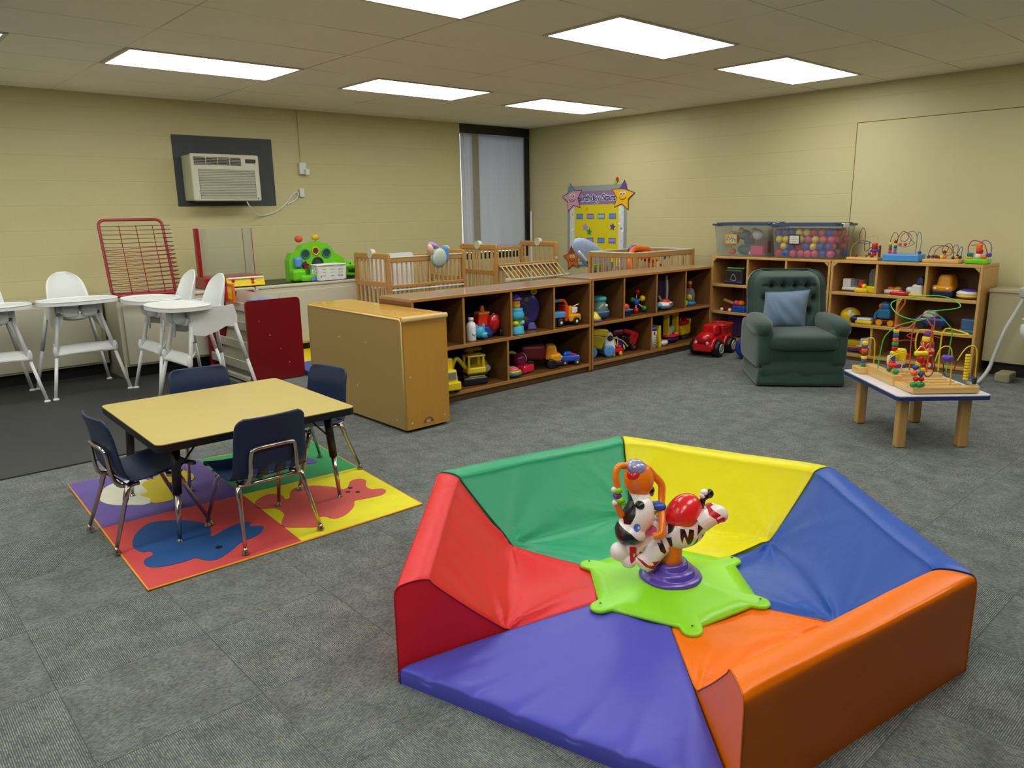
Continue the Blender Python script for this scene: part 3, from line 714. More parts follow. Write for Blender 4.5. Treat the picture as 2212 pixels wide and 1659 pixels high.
for i in range(6):
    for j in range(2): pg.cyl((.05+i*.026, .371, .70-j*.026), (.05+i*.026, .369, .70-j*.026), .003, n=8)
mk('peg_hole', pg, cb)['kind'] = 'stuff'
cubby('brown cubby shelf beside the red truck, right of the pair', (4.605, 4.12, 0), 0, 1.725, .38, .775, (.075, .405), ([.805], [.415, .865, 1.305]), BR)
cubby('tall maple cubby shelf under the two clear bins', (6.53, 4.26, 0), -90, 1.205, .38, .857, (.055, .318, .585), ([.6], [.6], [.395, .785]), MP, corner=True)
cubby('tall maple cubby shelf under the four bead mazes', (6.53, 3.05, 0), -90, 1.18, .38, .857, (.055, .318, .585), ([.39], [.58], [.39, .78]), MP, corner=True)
# beige low shelf turned away
bg = plain('beige_masonite', (160, 132, 78), .5, var=.05, scale=3); hon = wood('honey_wood', (178, 126, 44), (198, 146, 58), .3, 2, 4, .3); honT = wood('honey_top', (204, 150, 50), (222, 170, 66), .22, 1, 4, .4); hEd = wood('pale_edge', (214, 180, 110), (228, 198, 130), .3, 0, 5, .2)
t = thing('storage_shelf', 'honey wood storage shelf turned backwards beside the yellow table', 'shelf', (2.475, 3.71, 0))
prf = [(.006, .02), (.006, .69), (.012, .703), (.03, .712), (.305, .712), (.322, .703), (.329, .69), (.329, .02)]
for y in (0, 1.155): mk('side_panel', B(hon).prism([(x, z) for x, z in prf], -.02, 0, (0, y, 0), (90, 0, 0)), t)
mk('top', B(honT).box((.1675, .60, .704), (.33, 1.13, .018), .006), t)
mk('rounded_edge', B(hEd).box((.1675, -.001, .699), (.338, .026, .032), .012, seg=4), t)
mk('back_panel', B(bg).box((.003, .588, .36), (.008, 1.17, .68), .002), t, 'flat tan back panel')
mk('back_frame', B(hEd).tube([(.0, .012, .03), (.0, .012, .685), (.0, .03, .700), (.0, 1.14, .700), (.0, 1.165, .685), (.0, 1.165, .03)], .006, 8), t)
for z in (.05, .36): mk('shelf_board', B(hon).box((.17, .59, z), (.32, 1.13, .018)), t)
for (y, z) in ((.75, .52), (.42, .52), (.55, .22), (.10, .07), (.95, .07)): mk('screw', B('silver').cyl((-.001, y, z), (-.004, y, z), .005, n=10), t)
for (x, z) in ((.04, .35), (.29, .36), (.04, .06), (.29, .07)): mk('screw', B('silver').cyl((x, -.001, z), (x, -.003, z), .005, n=10), t)
lg = B('maroon').torus((.165, -.001, .045), .032, .0025, rot=(90, 0, 0), a0=0, a1=180, n=12)
for i, c in enumerate(('orange', 'silver', 'silver', 'blue')): lg.mat(c).cyl((.145+i*.0135, 0, .053), (.145+i*.0135, -.002, .053), .006, n=10)
mk('rainbow_logo', lg, t)
mk('plinth', B(kick).box((.17, .59, .01), (.30, 1.12, .02)), t)

# ------------------------------------------------------------------ soft play ring
OV = [Vector(p) for p in ((1.03, 1.65), (1.70, 2.345), (2.61, 2.15), (2.87, 1.275), (2.255, .565), (1.295, .725))]
OC = Vector((1.95, 1.45))
SEAM = {}
def wedge(i, col, lab, flat=False, seed=0):
    A, Bv = OV[i], OV[(i+1) % 6]; Ld = (Bv-A).length
    t = thing('foam_seat', lab, 'soft play seat', (OC.x, OC.y, 0), 0, 'soft play ring segments')
    if flat: key = [(1.0, .0), (1.0, .035), (.985, .052), (.9, .056), (.6, .054), (.3, .052), (.19, .05), (.175, .04), (.175, 0)]
    else: key = [(1.0, .0), (1.0, .1), (1.0, .2), (1.0, .27), (.993, .292), (.975, .300), (.925, .302), (.888, .294), (.872, .275), (.80, .208), (.72, .137), (.645, .075), (.615, .060), (.56, .055), (.40, .053), (.24, .052), (.19, .048), (.175, .035), (.175, 0)]
    prof = cr([(r, z, 0) for r, z in key], 5)
    g = .007
    def P(s, r, z, off=0.0):
        s = g+(1-2*g)*s; q = (A.lerp(Bv, s)-OC)*r
        return Vector((q.x, q.y, z))
    n = len(prof)-1; NU = 70; rr = random.Random(seed); ph = [rr.uniform(0, 6) for _ in range(8)]
    def f(u, v):
        q = prof[int(round(v*n))]; s = u; r, z = q.x, q.y; d = 0
        # soft edge roll at both ends
        e = min(s, 1-s)*Ld*r
        if not flat and z > .04 and .2 < r < .99:
            for cx in (0.0, 1.0):
                dx = abs(s-cx)*Ld*.62; dy = (r-.625)*1.15
                ang = math.atan2(dy, dx+1e-4); rad = math.hypot(dx, dy)
                w_ = math.exp(-rad/.17)*min(1, rad/.05)
                d += .016*w_*(max(0, math.sin(ang*5+ph[int(cx)*3]))**2*1.3+max(0, math.sin(ang*9+ph[int(cx)*3+1]))**3*.8-.5)
            d += .004*math.sin(s*5+r*9+ph[6])*min(1, e/.1)
        if flat and r > .2 and z > .03:
            for sx in (.12, .27, .42, .60, .74, .9):
                dx = (s-sx)*Ld; w_ = math.exp(-((1.0-r)/.22))
                d -= .008*w_*math.exp(-(dx+.25*(1-r))**2/.0003)
            d += .003*math.sin(s*11+r*6)
        if e < .012 and z > .02: d -= .004*(1-e/.012)**2
        return P(s, r, max(0, z+d))
    c = SEAM.setdefault(i, vinyl('vinyl_%d' % i, col))
    b = B(c).grid(f, NU, n)
    for s in (0.0, 1.0):
        ring = [f(s, j/n) for j in range(n+1)]; b.add(ring, [tuple(range(n+1))])
    mk('foam_body', b, t)
    dk = vinyl('piping_%d' % i, tuple(x*.8 for x in col))
    pb_ = B(dk)
    for s in (0.0, 1.0): pb_.tube([f(s, j/n) for j in range(n+1) if prof[j].y > .01 or prof[j].x > .5], .0022, 6)
    mk('seam_piping', pb_, t)
    return t
wedge(0, (222, 36, 42), 'red foam seat with tall back, left side of the play ring', seed=1)
wedge(1, (46, 158, 112), 'green foam seat with tall back, touching the red and yellow seats', seed=2)
wedge(2, (230, 220, 8), 'yellow foam seat with tall back, behind the toy zebra', seed=3)
wedge(3, (42, 84, 170), 'blue foam seat with tall back, right side of the play ring', seed=4)
wedge(4, (240, 116, 2), 'orange foam seat with tall back, nearest corner of the play ring', seed=5)
wedge(5, (80, 82, 186), 'flat purple foam entrance mat of the play ring', flat=True, seed=6)

# ------------------------------------------------------------------ bouncing zebra toy
zc = Vector((1.978, 1.403)); ZR = -42.0
t = thing('zebra_ride_toy', 'bouncing zebra toy with red saddle on a bright green base', 'ride-on toy', (zc.x, zc.y, .052), ZR)
zg = plain('bright_green_plastic', (140, 222, 28), .4, var=.05, scale=6, coat=.2)
zw = plain('zebra_white', (238, 236, 228), .25, var=.02, coat=.3); zo = plain('zebra_orange', (240, 130, 20), .3, var=.04, coat=.3); zp = plain('zebra_purple', (88, 66, 180), .28, var=.04, coat=.35); zr = plain('zebra_red', (225, 35, 38), .2, var=.04, coat=.5)
zk = plain('zebra_black', (20, 20, 24), .3, coat=.2)
# base: six-sided sheet with rounded lobes
def basepoly():
    pts = []
    for k2 in range(6):
        a = R(31+60*k2); c = Vector((math.cos(a), math.sin(a)))*.300; tn = Vector((-c.y, c.x)).normalized(); cn = c.normalized()
        for q in range(-4, 5):
            g = q/4*PI*.5; pts.append(c+cn*.033*math.cos(g)+tn*.033*math.sin(g))
        # concave join then straight edge midpoint
        a2 = R(31+60*(k2+.5))
        pts.append(c+tn*.036-cn*.02)
        nx = R(31+60*(k2+1)); c2 = Vector((math.cos(nx), math.sin(nx)))*.300; t2 = Vector((-c2.y, c2.x)).normalized()
        m1 = c+tn*.036-cn*.02; m2 = c2-t2*.036-c2.normalized()*.02
        for q in (.25, .5, .75): pts.append(m1.lerp(m2, q))
        pts.append(m2)
    return pts
bp = basepoly(); OFFB = Vector((0, 0)); b = B(zg); n = len(bp)
rings = []
for sc_, z, tt in ((1.0, .000, 0), (1.004, .006, 0), (.994, .011, 0), (.97, .013, .0), (.88, .0145, .7), (.8, .016, 1), (.5, .028, 1), (.33, .038, 1)):
    ring = []
    for q in bp:
        a_ = math.atan2(q.y, q.x); d6 = (a_-R(31)+R(30)) % R(60)-R(30)
        hx = .262/max(.9, math.cos(R(30)-abs(d6))) ; c_ = Vector((math.cos(a_), math.sin(a_)))*hx*(sc_ if tt == 1 else 1)
        p_ = (q*sc_).lerp(c_, tt); ring.append((p_.x, p_.y, z+.002))
    rings.append(ring)
vs = [p for r_ in rings for p in r_]; fs = [(k2*n+i, k2*n+(i+1) % n, (k2+1)*n+(i+1) % n, (k2+1)*n+i) for k2 in range(len(rings)-1) for i in range(n)]
fs += [tuple(range(n)), tuple(range((len(rings)-1)*n, len(rings)*n))]
b.add(vs, fs, True); zb = mk('green_base', b, t)
for k2 in range(6):
    a = R(31+60*k2); mk('screw_hole', B(plain('hole_shadow', (60, 90, 20), .6)).cyl((.30*math.cos(a)+OFFB.x, .30*math.sin(a)+OFFB.y, .0225), (.30*math.cos(a)+OFFB.x, .30*math.sin(a)+OFFB.y, .0242), .004, n=10), zb)
mk('pedestal_skirt', B(zp).lathe([(.104, .034), (.107, .040), (.102, .048), (.088, .0505), (.084, .053), (.083, .064), (.077, .071), (.064, .073), (.060, .076), (.060, .088), (.054, .095), (.044, .096), (.036, .092)], (0, 0, 0), 40), t)
mk('post', B(zo).cyl((0, 0, .09), (0, 0, .19), .038, n=28), t)
# body drawn in metres through the side view: (x, z)
def D(a, c):
    return ((a-762)*.000307, (1531-c)*.000323)
def zpt(a, c, y=0): x, z = D(a, c); return (x, y, z)
bd = B(zw)
def blob(a, c, ra, rc, ry, y=0, rot=0): bd.ell(zpt(a, c, y), (ra*.000318, ry, rc*.000335), (0, rot, 0), 24, 16)
blob(870, 905, 260, 178, .062, 0, -14)       # barrel
blob(640, 1010, 190, 110, .050, 0, -22)      # chest
blob(1050, 810, 150, 120, .052, 0, -38)      # rump
for s in (-1, 1):
    yy = s*.040
    bd.tube(cr([zpt(640, 1010, yy*.8), zpt(560, 1090, yy), zpt(490, 1180, yy), zpt(420, 1230, yy*1.1)], 5), lambda q: .034-.004*q, 14)
    blob(450, 1190, 120, 75, .030, yy*1.15, 30)
    dc = 0 if s < 0 else 70
    bd.tube(cr([zpt(1060, 780, yy*.8), zpt(1150, 710+dc, yy), zpt(1220, 700+dc, yy*.9)], 5), lambda q: .034-.006*q, 14)
    blob(1235, 680+dc, 110, 85, .028, yy*.9, 38)
bd.tube(cr([zpt(240, 1080, -.045), zpt(330, 1000, -.03), zpt(440, 960, 0)], 5), lambda q: .030+.01*q, 14)
blob(170, 1060, 105, 95, .034, -.05, 60); blob(260, 1150, 90, 75, .032, -.055, 40)
blob(1090, 520, 40, 36, .014)
o = mk('zebra_body', bd, None)
md = o.modifiers.new('r', 'REMESH'); md.mode = 'VOXEL'; md.voxel_size = .0017; md2 = o.modifiers.new('s', 'SMOOTH'); md2.iterations = 22
def bake(o, name, parent, base, decals, extra):
    dg = bpy.context.evaluated_depsgraph_get(); me = bpy.data.meshes.new_from_object(o.evaluated_get(dg)); bpy.data.objects.remove(o)
    me.name = name; me.materials.clear(); ms = [base]+[d[0] for d in decals]
    for q in ms: me.materials.append(q)
    def inside(x, y, P):
        r_ = False; j = len(P)-1
        for i in range(len(P)):
            if (P[i][1] > y) != (P[j][1] > y) and x < (P[j][0]-P[i][0])*(y-P[i][1])/(P[j][1]-P[i][1])+P[i][0]: r_ = not r_
            j = i
        return r_
    for p in me.polygons:
        c = p.center; p.use_smooth = True; k2 = 0
        for i, d in enumerate(decals):
            if any(inside(c.x, c.z, P) for P in d[1]) and (len(d) < 3 or d[2](c)): k2 = i+1
        p.material_index = k2
    o2 = bpy.data.objects.new(name, me); COL.objects.link(o2); o2.parent = parent
    if extra: o2['label'] = extra
    return o2
def DP(L): return [D(a, c) for a, c in L]
blk_d = [DP(q) for q in ([(570, 965), (630, 955), (672, 1060), (650, 1080), (600, 1040)], [(672, 930), (725, 912), (748, 1030), (725, 1035)],
                         [(700, 760), (770, 790), (740, 850), (690, 890), (700, 810)], [(812, 820), (862, 820), (895, 905), (910, 820), (965, 830), (960, 930), (930, 1000), (900, 990), (855, 890), (838, 980), (815, 900)],
                         [(1010, 780), (1065, 810), (1040, 860), (1003, 895)], [(1020, 915), (1020, 985), (985, 1040), (940, 1045), (985, 970)], [(1068, 905), (1115, 935), (1070, 985)], [(1060, 470), (1090, 500), (1110, 540), (1140, 545), (1150, 480)])]
red_d = [DP(q) for q in ([(350, 1120), (400, 1130), (480, 1190), (500, 1150), (600, 1150), (540, 1245), (440, 1200)], [(265, 990), (340, 990), (350, 1120), (270, 1145)], [(1110, 590), (1200, 640), (1290, 700), (1290, 770), (1220, 780), (1180, 700), (1110, 660)])]
wht_d = [DP(q) for q in ([(470, 1130), (520, 1160), (535, 1195), (500, 1195), (470, 1160)], [(310, 1060), (330, 1060), (325, 1100), (308, 1100)], [(1190, 690), (1260, 660), (1270, 680), (1200, 710)], [(1230, 760), (1270, 740), (1280, 770)])]
bake(o, 'zebra_body', t, zw, [(zk, blk_d), (plain('boot_red', (190, 20, 50), .35), red_d), (zw, wht_d)], 'white zebra body with black stripes and red boots')
mk('saddle', B(zr).ell(zpt(878, 712), (.070, .062, .040), (0, -24, 0), 36, 20, fn=lambda q: Vector((q.x, q.y*(1-.18*max(0, -q.x)/.07), q.z*(1.45 if q.x > 0 else 1.45-.55*min(1, -q.x/.07))+.012*max(0, q.x)/.07))), t)
mk('tail', B(zk).tube([zpt(1150, 520), zpt(1095, 560), zpt(1075, 660)], .010, 10).ell(zpt(1160, 505), (.014, .015, .016)).mat(zw).ell(zpt(1105, 490), (.014, .013, .012)), t)
# head, turned a little toward the room
hb = B(zw); bd = hb
blob(370, 720, 165, 235, .062, -.02, 20); blob(300, 860, 170, 130, .066, -.025, 0); blob(230, 880, 100, 100, .055, -.03); blob(400, 560, 120, 130, .05, 0); blob(520, 800, 140, 110, .045, .0)
bd.tube([zpt(480, 800, 0), zpt(640, 930, 0)], .045, 16)
o = mk('head', hb, None); md = o.modifiers.new('r', 'REMESH'); md.mode = 'VOXEL'; md.voxel_size = .0017; md2 = o.modifiers.new('s', 'SMOOTH'); md2.iterations = 24
front = lambda c: c.y < .01
hd = bake(o, 'head', t, zw, [(zk, [DP([(100, 760), (175, 775), (270, 820), (360, 900), (475, 940), (470, 985), (420, 1030), (200, 1040), (100, 950)]), DP([(215, 500), (290, 470), (330, 560), (320, 640), (270, 740), (210, 755), (200, 640)]), DP([(510, 465), (590, 500), (570, 560), (600, 640), (545, 620), (520, 540)])]),
    (plain('eye_blue', (70, 130, 220), .3), [DP([(335+36*math.cos(a), 762+44*math.sin(a)) for a in [i*PI/10 for i in range(20)]])], front),
    (zw, [DP([(352+13*math.cos(a), 762+18*math.sin(a)) for a in [i*PI/8 for i in range(16)]])], front),
    (plain('cheek_pink', (235, 90, 150), .3), [DP([(500+72*math.cos(a), 845+66*math.sin(a)) for a in [i*PI/10 for i in range(20)]])], front)], 'zebra head with black muzzle, blue eye and pink cheek')
for y in (-.055, .05): mk('ear', B(zk).ell(zpt(375 if y < 0 else 545, 550 if y < 0 else 510, y), (.016, .02, .014), (0, 20, 0)).mat('pink').ell(zpt(400 if y < 0 else 560, 600 if y < 0 else 540, y-.006), (.007, .01, .012)), hd)
bl = mk('orange_ball', B(zo).ell(zpt(385, 330), (.050, .048, .060), (0, -10, 0), 28, 18), t)
mk('clear_dome', B(zr).ell(zpt(335, 262, -.012), (.030, .034, .024), (0, -25, 0)).mat(plain('confetti', (150, 150, 215), .1, var=.9, scale=120, coat=1)).ell(zpt(352, 195, -.008), (.036, .037, .026), (0, 15, 0), 24, 14), bl)
mk('handle', B(zo).tube(cr([zpt(260, 170, -.01), zpt(150, 165, -.03), zpt(120, 240, -.04), zpt(130, 330, -.045), zpt(140, 540, -.045), zpt(185, 670, -.04), zpt(230, 690, -.02)], 6), .011, 12), t)
mk('handle', B(zo).tube(cr([zpt(470, 210, .0), zpt(560, 320, .02), zpt(650, 420, .025), zpt(655, 540, .02), zpt(640, 640, .0), zpt(620, 740, -.05), zpt(600, 830, -.075), zpt(520, 870, -.072)], 6), .0125, 12), t)
for q in ((135, 395, 'lime', .018), (135, 455, 'purple', .015), (165, 500, 'lime', .017), (190, 530, 'lime', .012)): mk('bead', B(q[2]).ell(zpt(q[0], q[1], -.046), (q[3], q[3], q[3]*.72)), t)
for a_, c_ in ((98, 385), (108, 525)): mk('bead_figure', B('white').ell(zpt(a_, c_, -.052), (.010, .010, .010)), t)
mk('bead_figure', B('blue').ell(zpt(600, 620, -.008), (.028, .024, .015), (0, 10, 0)).mat('yellow').ell(zpt(610, 700, -.012), (.018, .018, .010)).mat('lilac').ell(zpt(590, 740, -.02), (.022, .018, .012)).ell(zpt(680, 800, -.02), (.012, .008, .008), (0, -30, 0)).ell(zpt(535, 720, -.03), (.013, .006, .015)).mat('white').ell(zpt(540, 715, -.036), (.009, .004, .010)), t)

# ------------------------------------------------------------------ armchair
vel = velvet('green_velvet', (40, 66, 60)); den = plain('denim', (104, 124, 148), .85, var=.14, scale=14, bump=.35, bscale=420, sheen=.2)
t = thing('armchair', 'dark green velvet recliner armchair with tufted back', 'armchair', (5.29, 2.645, 0), -49)
t.scale = (.84, 1, .975)
# local: x right (camera right), -y toward camera, front plane y=0
def roundbox(c, d, e=.35, rot=(0, 0, 0), nu=40, nv=24, fn=None):
    return B(vel).ell(c, (d[0]/2, d[1]/2, d[2]/2), rot, nu, nv, e, fn)
mk('base', B(vel).box((0, .33, .215), (.66, .62, .33), .03, seg=3), t)
fp = B(vel)
def frontf(u, v):
    x = (u-.5)*.69; z = .05+.32*v; y = -.012-.018*math.sin(PI*min(1, v*2.2 % 1.0))-.004*math.sin(u*13)
    return (x, y, z)
fp.grid(frontf, 30, 24); fp.box((0, .01, .21), (.69, .03, .32), .01); mk('footrest_panel', fp, t)
def skirt(u, v):
    pts = [(-.36, .62), (-.365, -.02), (.365, -.02), (.36, .62)]
    L = [.64, .73, .64]; tot = sum(L); q = u*tot; i = 0
    while i < 2 and q > L[i]: q -= L[i]; i += 1
    a, c = Vector(pts[i]), Vector(pts[i+1]); p = a.lerp(c, q/L[i]); o_ = .02*(1-v)
    d = Vector((p.x, p.y-.3)).normalized()*o_
    return (p.x+d.x, p.y+d.y-.003*math.sin(u*70), .012+.13*v)
o = mk('skirt', B(vel).grid(skirt, 90, 5), t); md = o.modifiers.new('s', 'SOLIDIFY'); md.thickness = .006
cs = B(vel).ell((0, .22, .345), (.335, .30, .065), (0, 0, 0), 40, 20, .4); cs.tube([(x, -.058+.03*(abs(x)/.33)**3, -.0+.362-.012*math.cos(x/.33*1.5)) for x in [-.33+.022*i for i in range(31)]], .005, 6)
mk('seat_cushion', cs, t)
for s in (-1, 1):
    def afn(q, s=s):
        return Vector((q.x, q.y, q.z))
    b = B(vel).ell((s*.325, .30, .30), (.075, .34, .17), (0, 0, s*-2), 32, 20, .35).ell((s*.318, .26, .445), (.092, .33, .075), (0, 0, s*3), 32, 18, .7)
    mk('arm', b, t)
    if s > 0:
        for dx in (-.03, .03): mk('arm_button', B(vel).ell((s*.32+dx, .0, .475), (.012, .01, .012)), t)
# tufted back
btn = [(-.16, .72), (-.055, .72), (.055, .72), (.16, .72), (-.215, .62), (-.11, .62), (0, .62), (.11, .62), (.215, .62), (-.16, .52), (-.055, .52), (.055, .52), (.16, .52)]
def backf(u, v):
    x = (u-.5)*2; z = v
    ww = .31-.0*(1-v); hh = .36+.47*v
    # rounded top corners
    w_ = ww*(1 if v < .70 else math.sqrt(max(0, 1-((v-.70)/.302)**2.6))*.42+.58) if v < 1 else ww*.58
    px = x*w_; pz = hh
    y = .44+.13*v+.06*(abs(x)**5)+.05*max(0, (v-.9)/.1)**2
    y -= .075*(1-abs(x)**6)*(1 if v < .93 else 1-(v-.93)/.07)
    for bx, bz in btn:
        d2 = (px-bx)**2+(pz-bz)**2; y += .060*math.exp(-d2/.0007)+.024*math.exp(-d2/.0035)
    if abs(pz-.72) < .05 and abs(px) < .24: y += .02*math.exp(-(pz-.72)**2/.00015)
    return (px, y, pz)
b = B(vel).grid(backf, 80, 90)
mk('tufted_back', b, t)
out = []
for j in range(0, 31): out.append(backf(0, j/30))
out += [backf(i/12, 1) for i in range(1, 12)]
for j in range(30, -1, -1): out.append(backf(1, j/30))
fb = B(vel)
ring2 = [(x*1.16, y+.015, .36+(z-.36)*1.03) for x, y, z in out]; ring3 = [(x*1.13, y+.11, .36+(z-.36)*1.02) for x, y, z in out]
N = len(out); vs = out+ring2+ring3; fs = [(k2*N+i, k2*N+i+1, (k2+1)*N+i+1, (k2+1)*N+i) for k2 in range(2) for i in range(N-1)]; fs.append(tuple(range(2*N, 3*N)))
fb.add(vs, fs, True).tube(ring2, .006, 6); mk('back_frame', fb, t)
# denim pillow
t = thing('cushion', 'pale blue denim cushion resting in the green armchair', 'cushion', (5.29, 2.645, 0), -49)
def pil(u, v, sgn):
    x = (u-.5)*2; z = (v-.5)*2; h_ = (1-abs(x)**2.6)*(1-abs(z)**2.6); w_ = 1-.05*(1-z*z)*abs(x)
    wr = .006*math.sin(9*x+7*z)*h_+.012*math.exp(-((x+.35+.5*(z))**2)/.004)*h_
    X = x*.172*w_-.045+.02*z; Z = .525+z*.142*(1-.05*(1-x*x))+.008*x; return (X, .375+(Z-.40)*.27+(-.065 if sgn < 0 else .05)*h_**.6-(wr if sgn < 0 else 0), Z)
mk('pillow_cover', B(den).grid(lambda u, v: pil(u, v, -1), 40, 36).grid(lambda u, v: pil(u, v, 1), 20, 18).tube([pil(u, v, -1) for u, v in [(i/12, 1) for i in range(13)]], .004, 6), t)

# ------------------------------------------------------------------ bead table
tw = plain('white_laminate_top', (222, 222, 228), .25, var=.02); tb = plain('blue_edge', (34, 50, 110), .4); legw = wood('table_leg_wood', (178, 134, 72), (204, 162, 98), .4, 2, 6, .2); pine = wood('maze_wood', (205, 160, 88), (228, 188, 118), .35, 0, 8, .25)
t = thing('play_table', 'small low table with white top and blue edge near the armchair', 'table', (4.15, 1.52, 0), -43)
TW, TL = .50, .71
tp = [(x+TW/2, y+TL/2) for x, y in rrect(TW, TL, .025, 4)]
mk('tabletop', B(tw).prism(tp, .309, .315), t); mk('edge_band', B(tb).prism([((x-TW/2)*1.004+TW/2, (y-TL/2)*1.004+TL/2) for x, y in tp], .288, .3095), t)
for x in (.08, .42):
    for y in (.10, .60): mk('leg', B(legw).box((x, y, .144), (.052, .052, .288), .008, seg=2), t)
Lt = lambda u, v, z=0: tuple(Matrix.Rotation(R(-43), 3, 'Z') @ Vector((u, v, 0))+Vector((4.15, 1.52, z)))
def maze(nm, lab, loc, rz, parts, group='bead mazes'):
    """base + wires + beads; wires: (colour, points, radius); beads: (colour, point, radius, len, axis)"""
    t = thing(nm, lab, 'toy', loc, rz, group)
    base, wires, beads = parts
    mk('base', prims(B(), base), t)
    for c, pts, r_ in wires: mk('wire', B(c).tube(cr(pts, 10), r_, 8), t)
    for q in beads:
        c, p, r_ = q[:3]; b = B(c)
        if len(q) > 3: b.lathe([(0, -q[3]), (r_*.8, -q[3]), (r_, -q[3]*.6), (r_, q[3]*.6), (r_*.8, q[3]), (0, q[3])], p, 14, q[4] if len(q) > 4 else (0, 0, 0))
        else: b.ell(p, (r_, r_, r_*.95), (0, 0, 0), 14, 10)
        mk('bead', b, t)
    return t
zT = .315
# front maze : slatted base, yellow arcs and stacks of beads
base = [('b', pine, (.25, .055, .022), (.36, .05, .036), .006), ('b', pine, (.095, .25, .015), (.05, .36, .028), .004)]
base += [('b', pine, (.25, y, .012), (.34, .035, .018), .004) for y in (.13, .20, .27, .34)]
W_ = 'wire_y'; MATS[W_] = plain('wire_yellow', (225, 200, 20), .35); MATS['wire_b'] = plain('wire_brown', (110, 50, 20), .4)
z0 = .04
beads = [('green', (.075, .045, z0+.012), .016), ('green', (.105, .04, z0+.012), .016), ('green', (.125, .05, z0+.012), .016), ('red', (.09, .05, z0+.042), .015), ('red', (.12, .05, z0+.042), .015), ('blue', (.115, .05, z0+.07), .015), ('orange', (.078, .05, z0+.075), .018), ('yellow', (.12, .05, z0+.095), .015), ('blue', (.085, .055, z0+.105), .015), ('red', (.12, .05, z0+.12), .014),
         ('yellow', (.10, .055, z0+.125), .016, .012), ('red', (.105, .05, z0+.15), .018, .016), ('yellow', (.105, .05, z0+.182), .014, .034, (0, 90, 0)), ('red', (.16, .06, z0+.185), .013, .018, (0, 90, 0))]
beads += [('yellow', (.385, .10, z0+.03+.016*i), .013, .0065) for i in range(9)]
beads += [('purple', (.27, .09, z0+.145), .03, .016), ('dark', (.405, .05, z0+.03), .012, .02)]
arcs = [(W_, [(.085, .06, z0+.19), (.10, .07, z0+.205), (.12, .08, z0+.215), (.145, .085, z0+.195), (.152, .085, z0+.14)], .0033),
        ('wire_b', [(.152, .085, z0+.14), (.15, .085, z0+.07), (.175, .09, z0+.045), (.20, .09, z0+.07), (.205, .09, z0+.13)], .0028),
        (W_, [(.205, .09, z0+.13), (.222, .09, z0+.19), (.255, .09, z0+.212), (.29, .09, z0+.18), (.30, .09, z0+.0)], .0033),
        ('wire_b', [(.262, .1, z0+.16), (.26, .1, z0+.075), (.288, .1, z0+.04), (.315, .1, z0+.075), (.33, .1, z0+.13)], .0028),
        (W_, [(.33, .1, z0+.13), (.36, .1, z0+.185), (.395, .1, z0+.21), (.43, .1, z0+.18), (.437, .1, z0+.0)], .0033),
        ('wire_b', [(.385, .10, z0+.18), (.38, .1, z0+.06), (.40, .1, z0+.03), (.42, .1, z0+.05), (.42, .1, z0+.16)], .0028)]
maze('bead_maze', 'bead maze with slatted wooden base at the front of the play table', Lt(.02, .0, zT), -43, (base, arcs, beads))
# tall maze behind: box base with green and orange wires
S = lambda u, z: (u, 0, z-zT)
base = [('b', pine, (.11, .36, .03), (.055, .36, .06), .004), ('b', pine, (.30, .40, .012), (.34, .05, .022), .004), ('b', pine, (.30, .50, .012), (.34, .05, .022), .004)]
P3 = lambda L, v0, v1: [(u, v0+(v1-v0)*i/max(1, len(L)-1), z-zT) for i, (u, z) in enumerate(L)]
gw = plain('wire_green', (70, 190, 80), .35); ow = plain('wire_orange', (205, 100, 40), .35); pw = plain('wire_pink', (170, 40, 80), .35)
green = [(.085, .35), (.09, .526), (.107, .592), (.17, .645), (.318, .682)]
wires = [(gw, P3(green, .38, .30)+[(.166, .20, .376), (.095, .24, .408), (.166, .44, .445), (.352, .50, .469), (.484, .50, .467), (.520, .40, .444), (.47, .30, .422), (.276, .25, .409), (.381, .33, .377), (.442, .35, .334), (.486, .36, .279), (.49, .37, .20), (.49, .38, .03)], .0032),
         (ow, [(.189, .4, .06), (.186, .4, .25), (.176, .4, .369), (.184, .4, .439), (.208, .4, .471), (.218, .4, .442), (.197, .42, .388), (.186, .42, .342), (.213, .42, .299), (.263, .41, .298), (.297, .40, .340), (.346, .40, .348), (.381, .40, .312), (.392, .4, .281), (.385, .40, .03)], .0042),
         (ow, [(.335, .5, .02), (.33, .5, .25), (.36, .5, .34), (.42, .5, .37), (.455, .5, .33), (.45, .5, .20), (.44, .5, .02)], .0035),
         (W_, [(.40, .45, .14), (.347, .45, .142), (.33, .45, .194), (.336, .45, .254), (.36, .44, .277), (.467, .40, .262), (.584, .36, .258), (.527, .46, .279), (.498, .47, .259), (.49, .47, .192), (.487, .46, .02)], .0045),
         (pw, [(.2, .45, .2), (.26, .45, .215), (.34, .46, .21), (.30, .5, .235), (.38, .5, .25), (.50, .48, .215)], .0028),
         (W_, [(.14, .36, .03), (.14, .36, .12), (.20, .36, .155), (.23, .36, .14), (.215, .36, .06), (.26, .37, .03)], .0035)]
beads = []
for i, (c, z, r_) in enumerate((('red', .318, .018), ('yellow', .291, .016), ('blue', .266, .016), ('orange', .240, .016), ('green', .214, .018), ('red', .188, .016), ('yellow', .160, .016), ('blue', .132, .016), ('red', .104, .018), ('green', .076, .017))):
    beads.append((c, (.185-(.008 if i > 5 else 0), .40, z-.012), r_, .011))
beads += [('green', (.115, .22, .075), .017), ('red', (.112, .27, .10), .018), ('green', (.115, .30, .075), .016), ('yellow', (.235, .42, .135), .030, .035), ('red', (.262, .42, .125), .022), ('red', (.12, .24, .105), .015)]
maze('bead_maze', 'tall bead maze with big green and orange wire loops on the play table', Lt(.0, .06, zT), -43, (base, wires, beads))
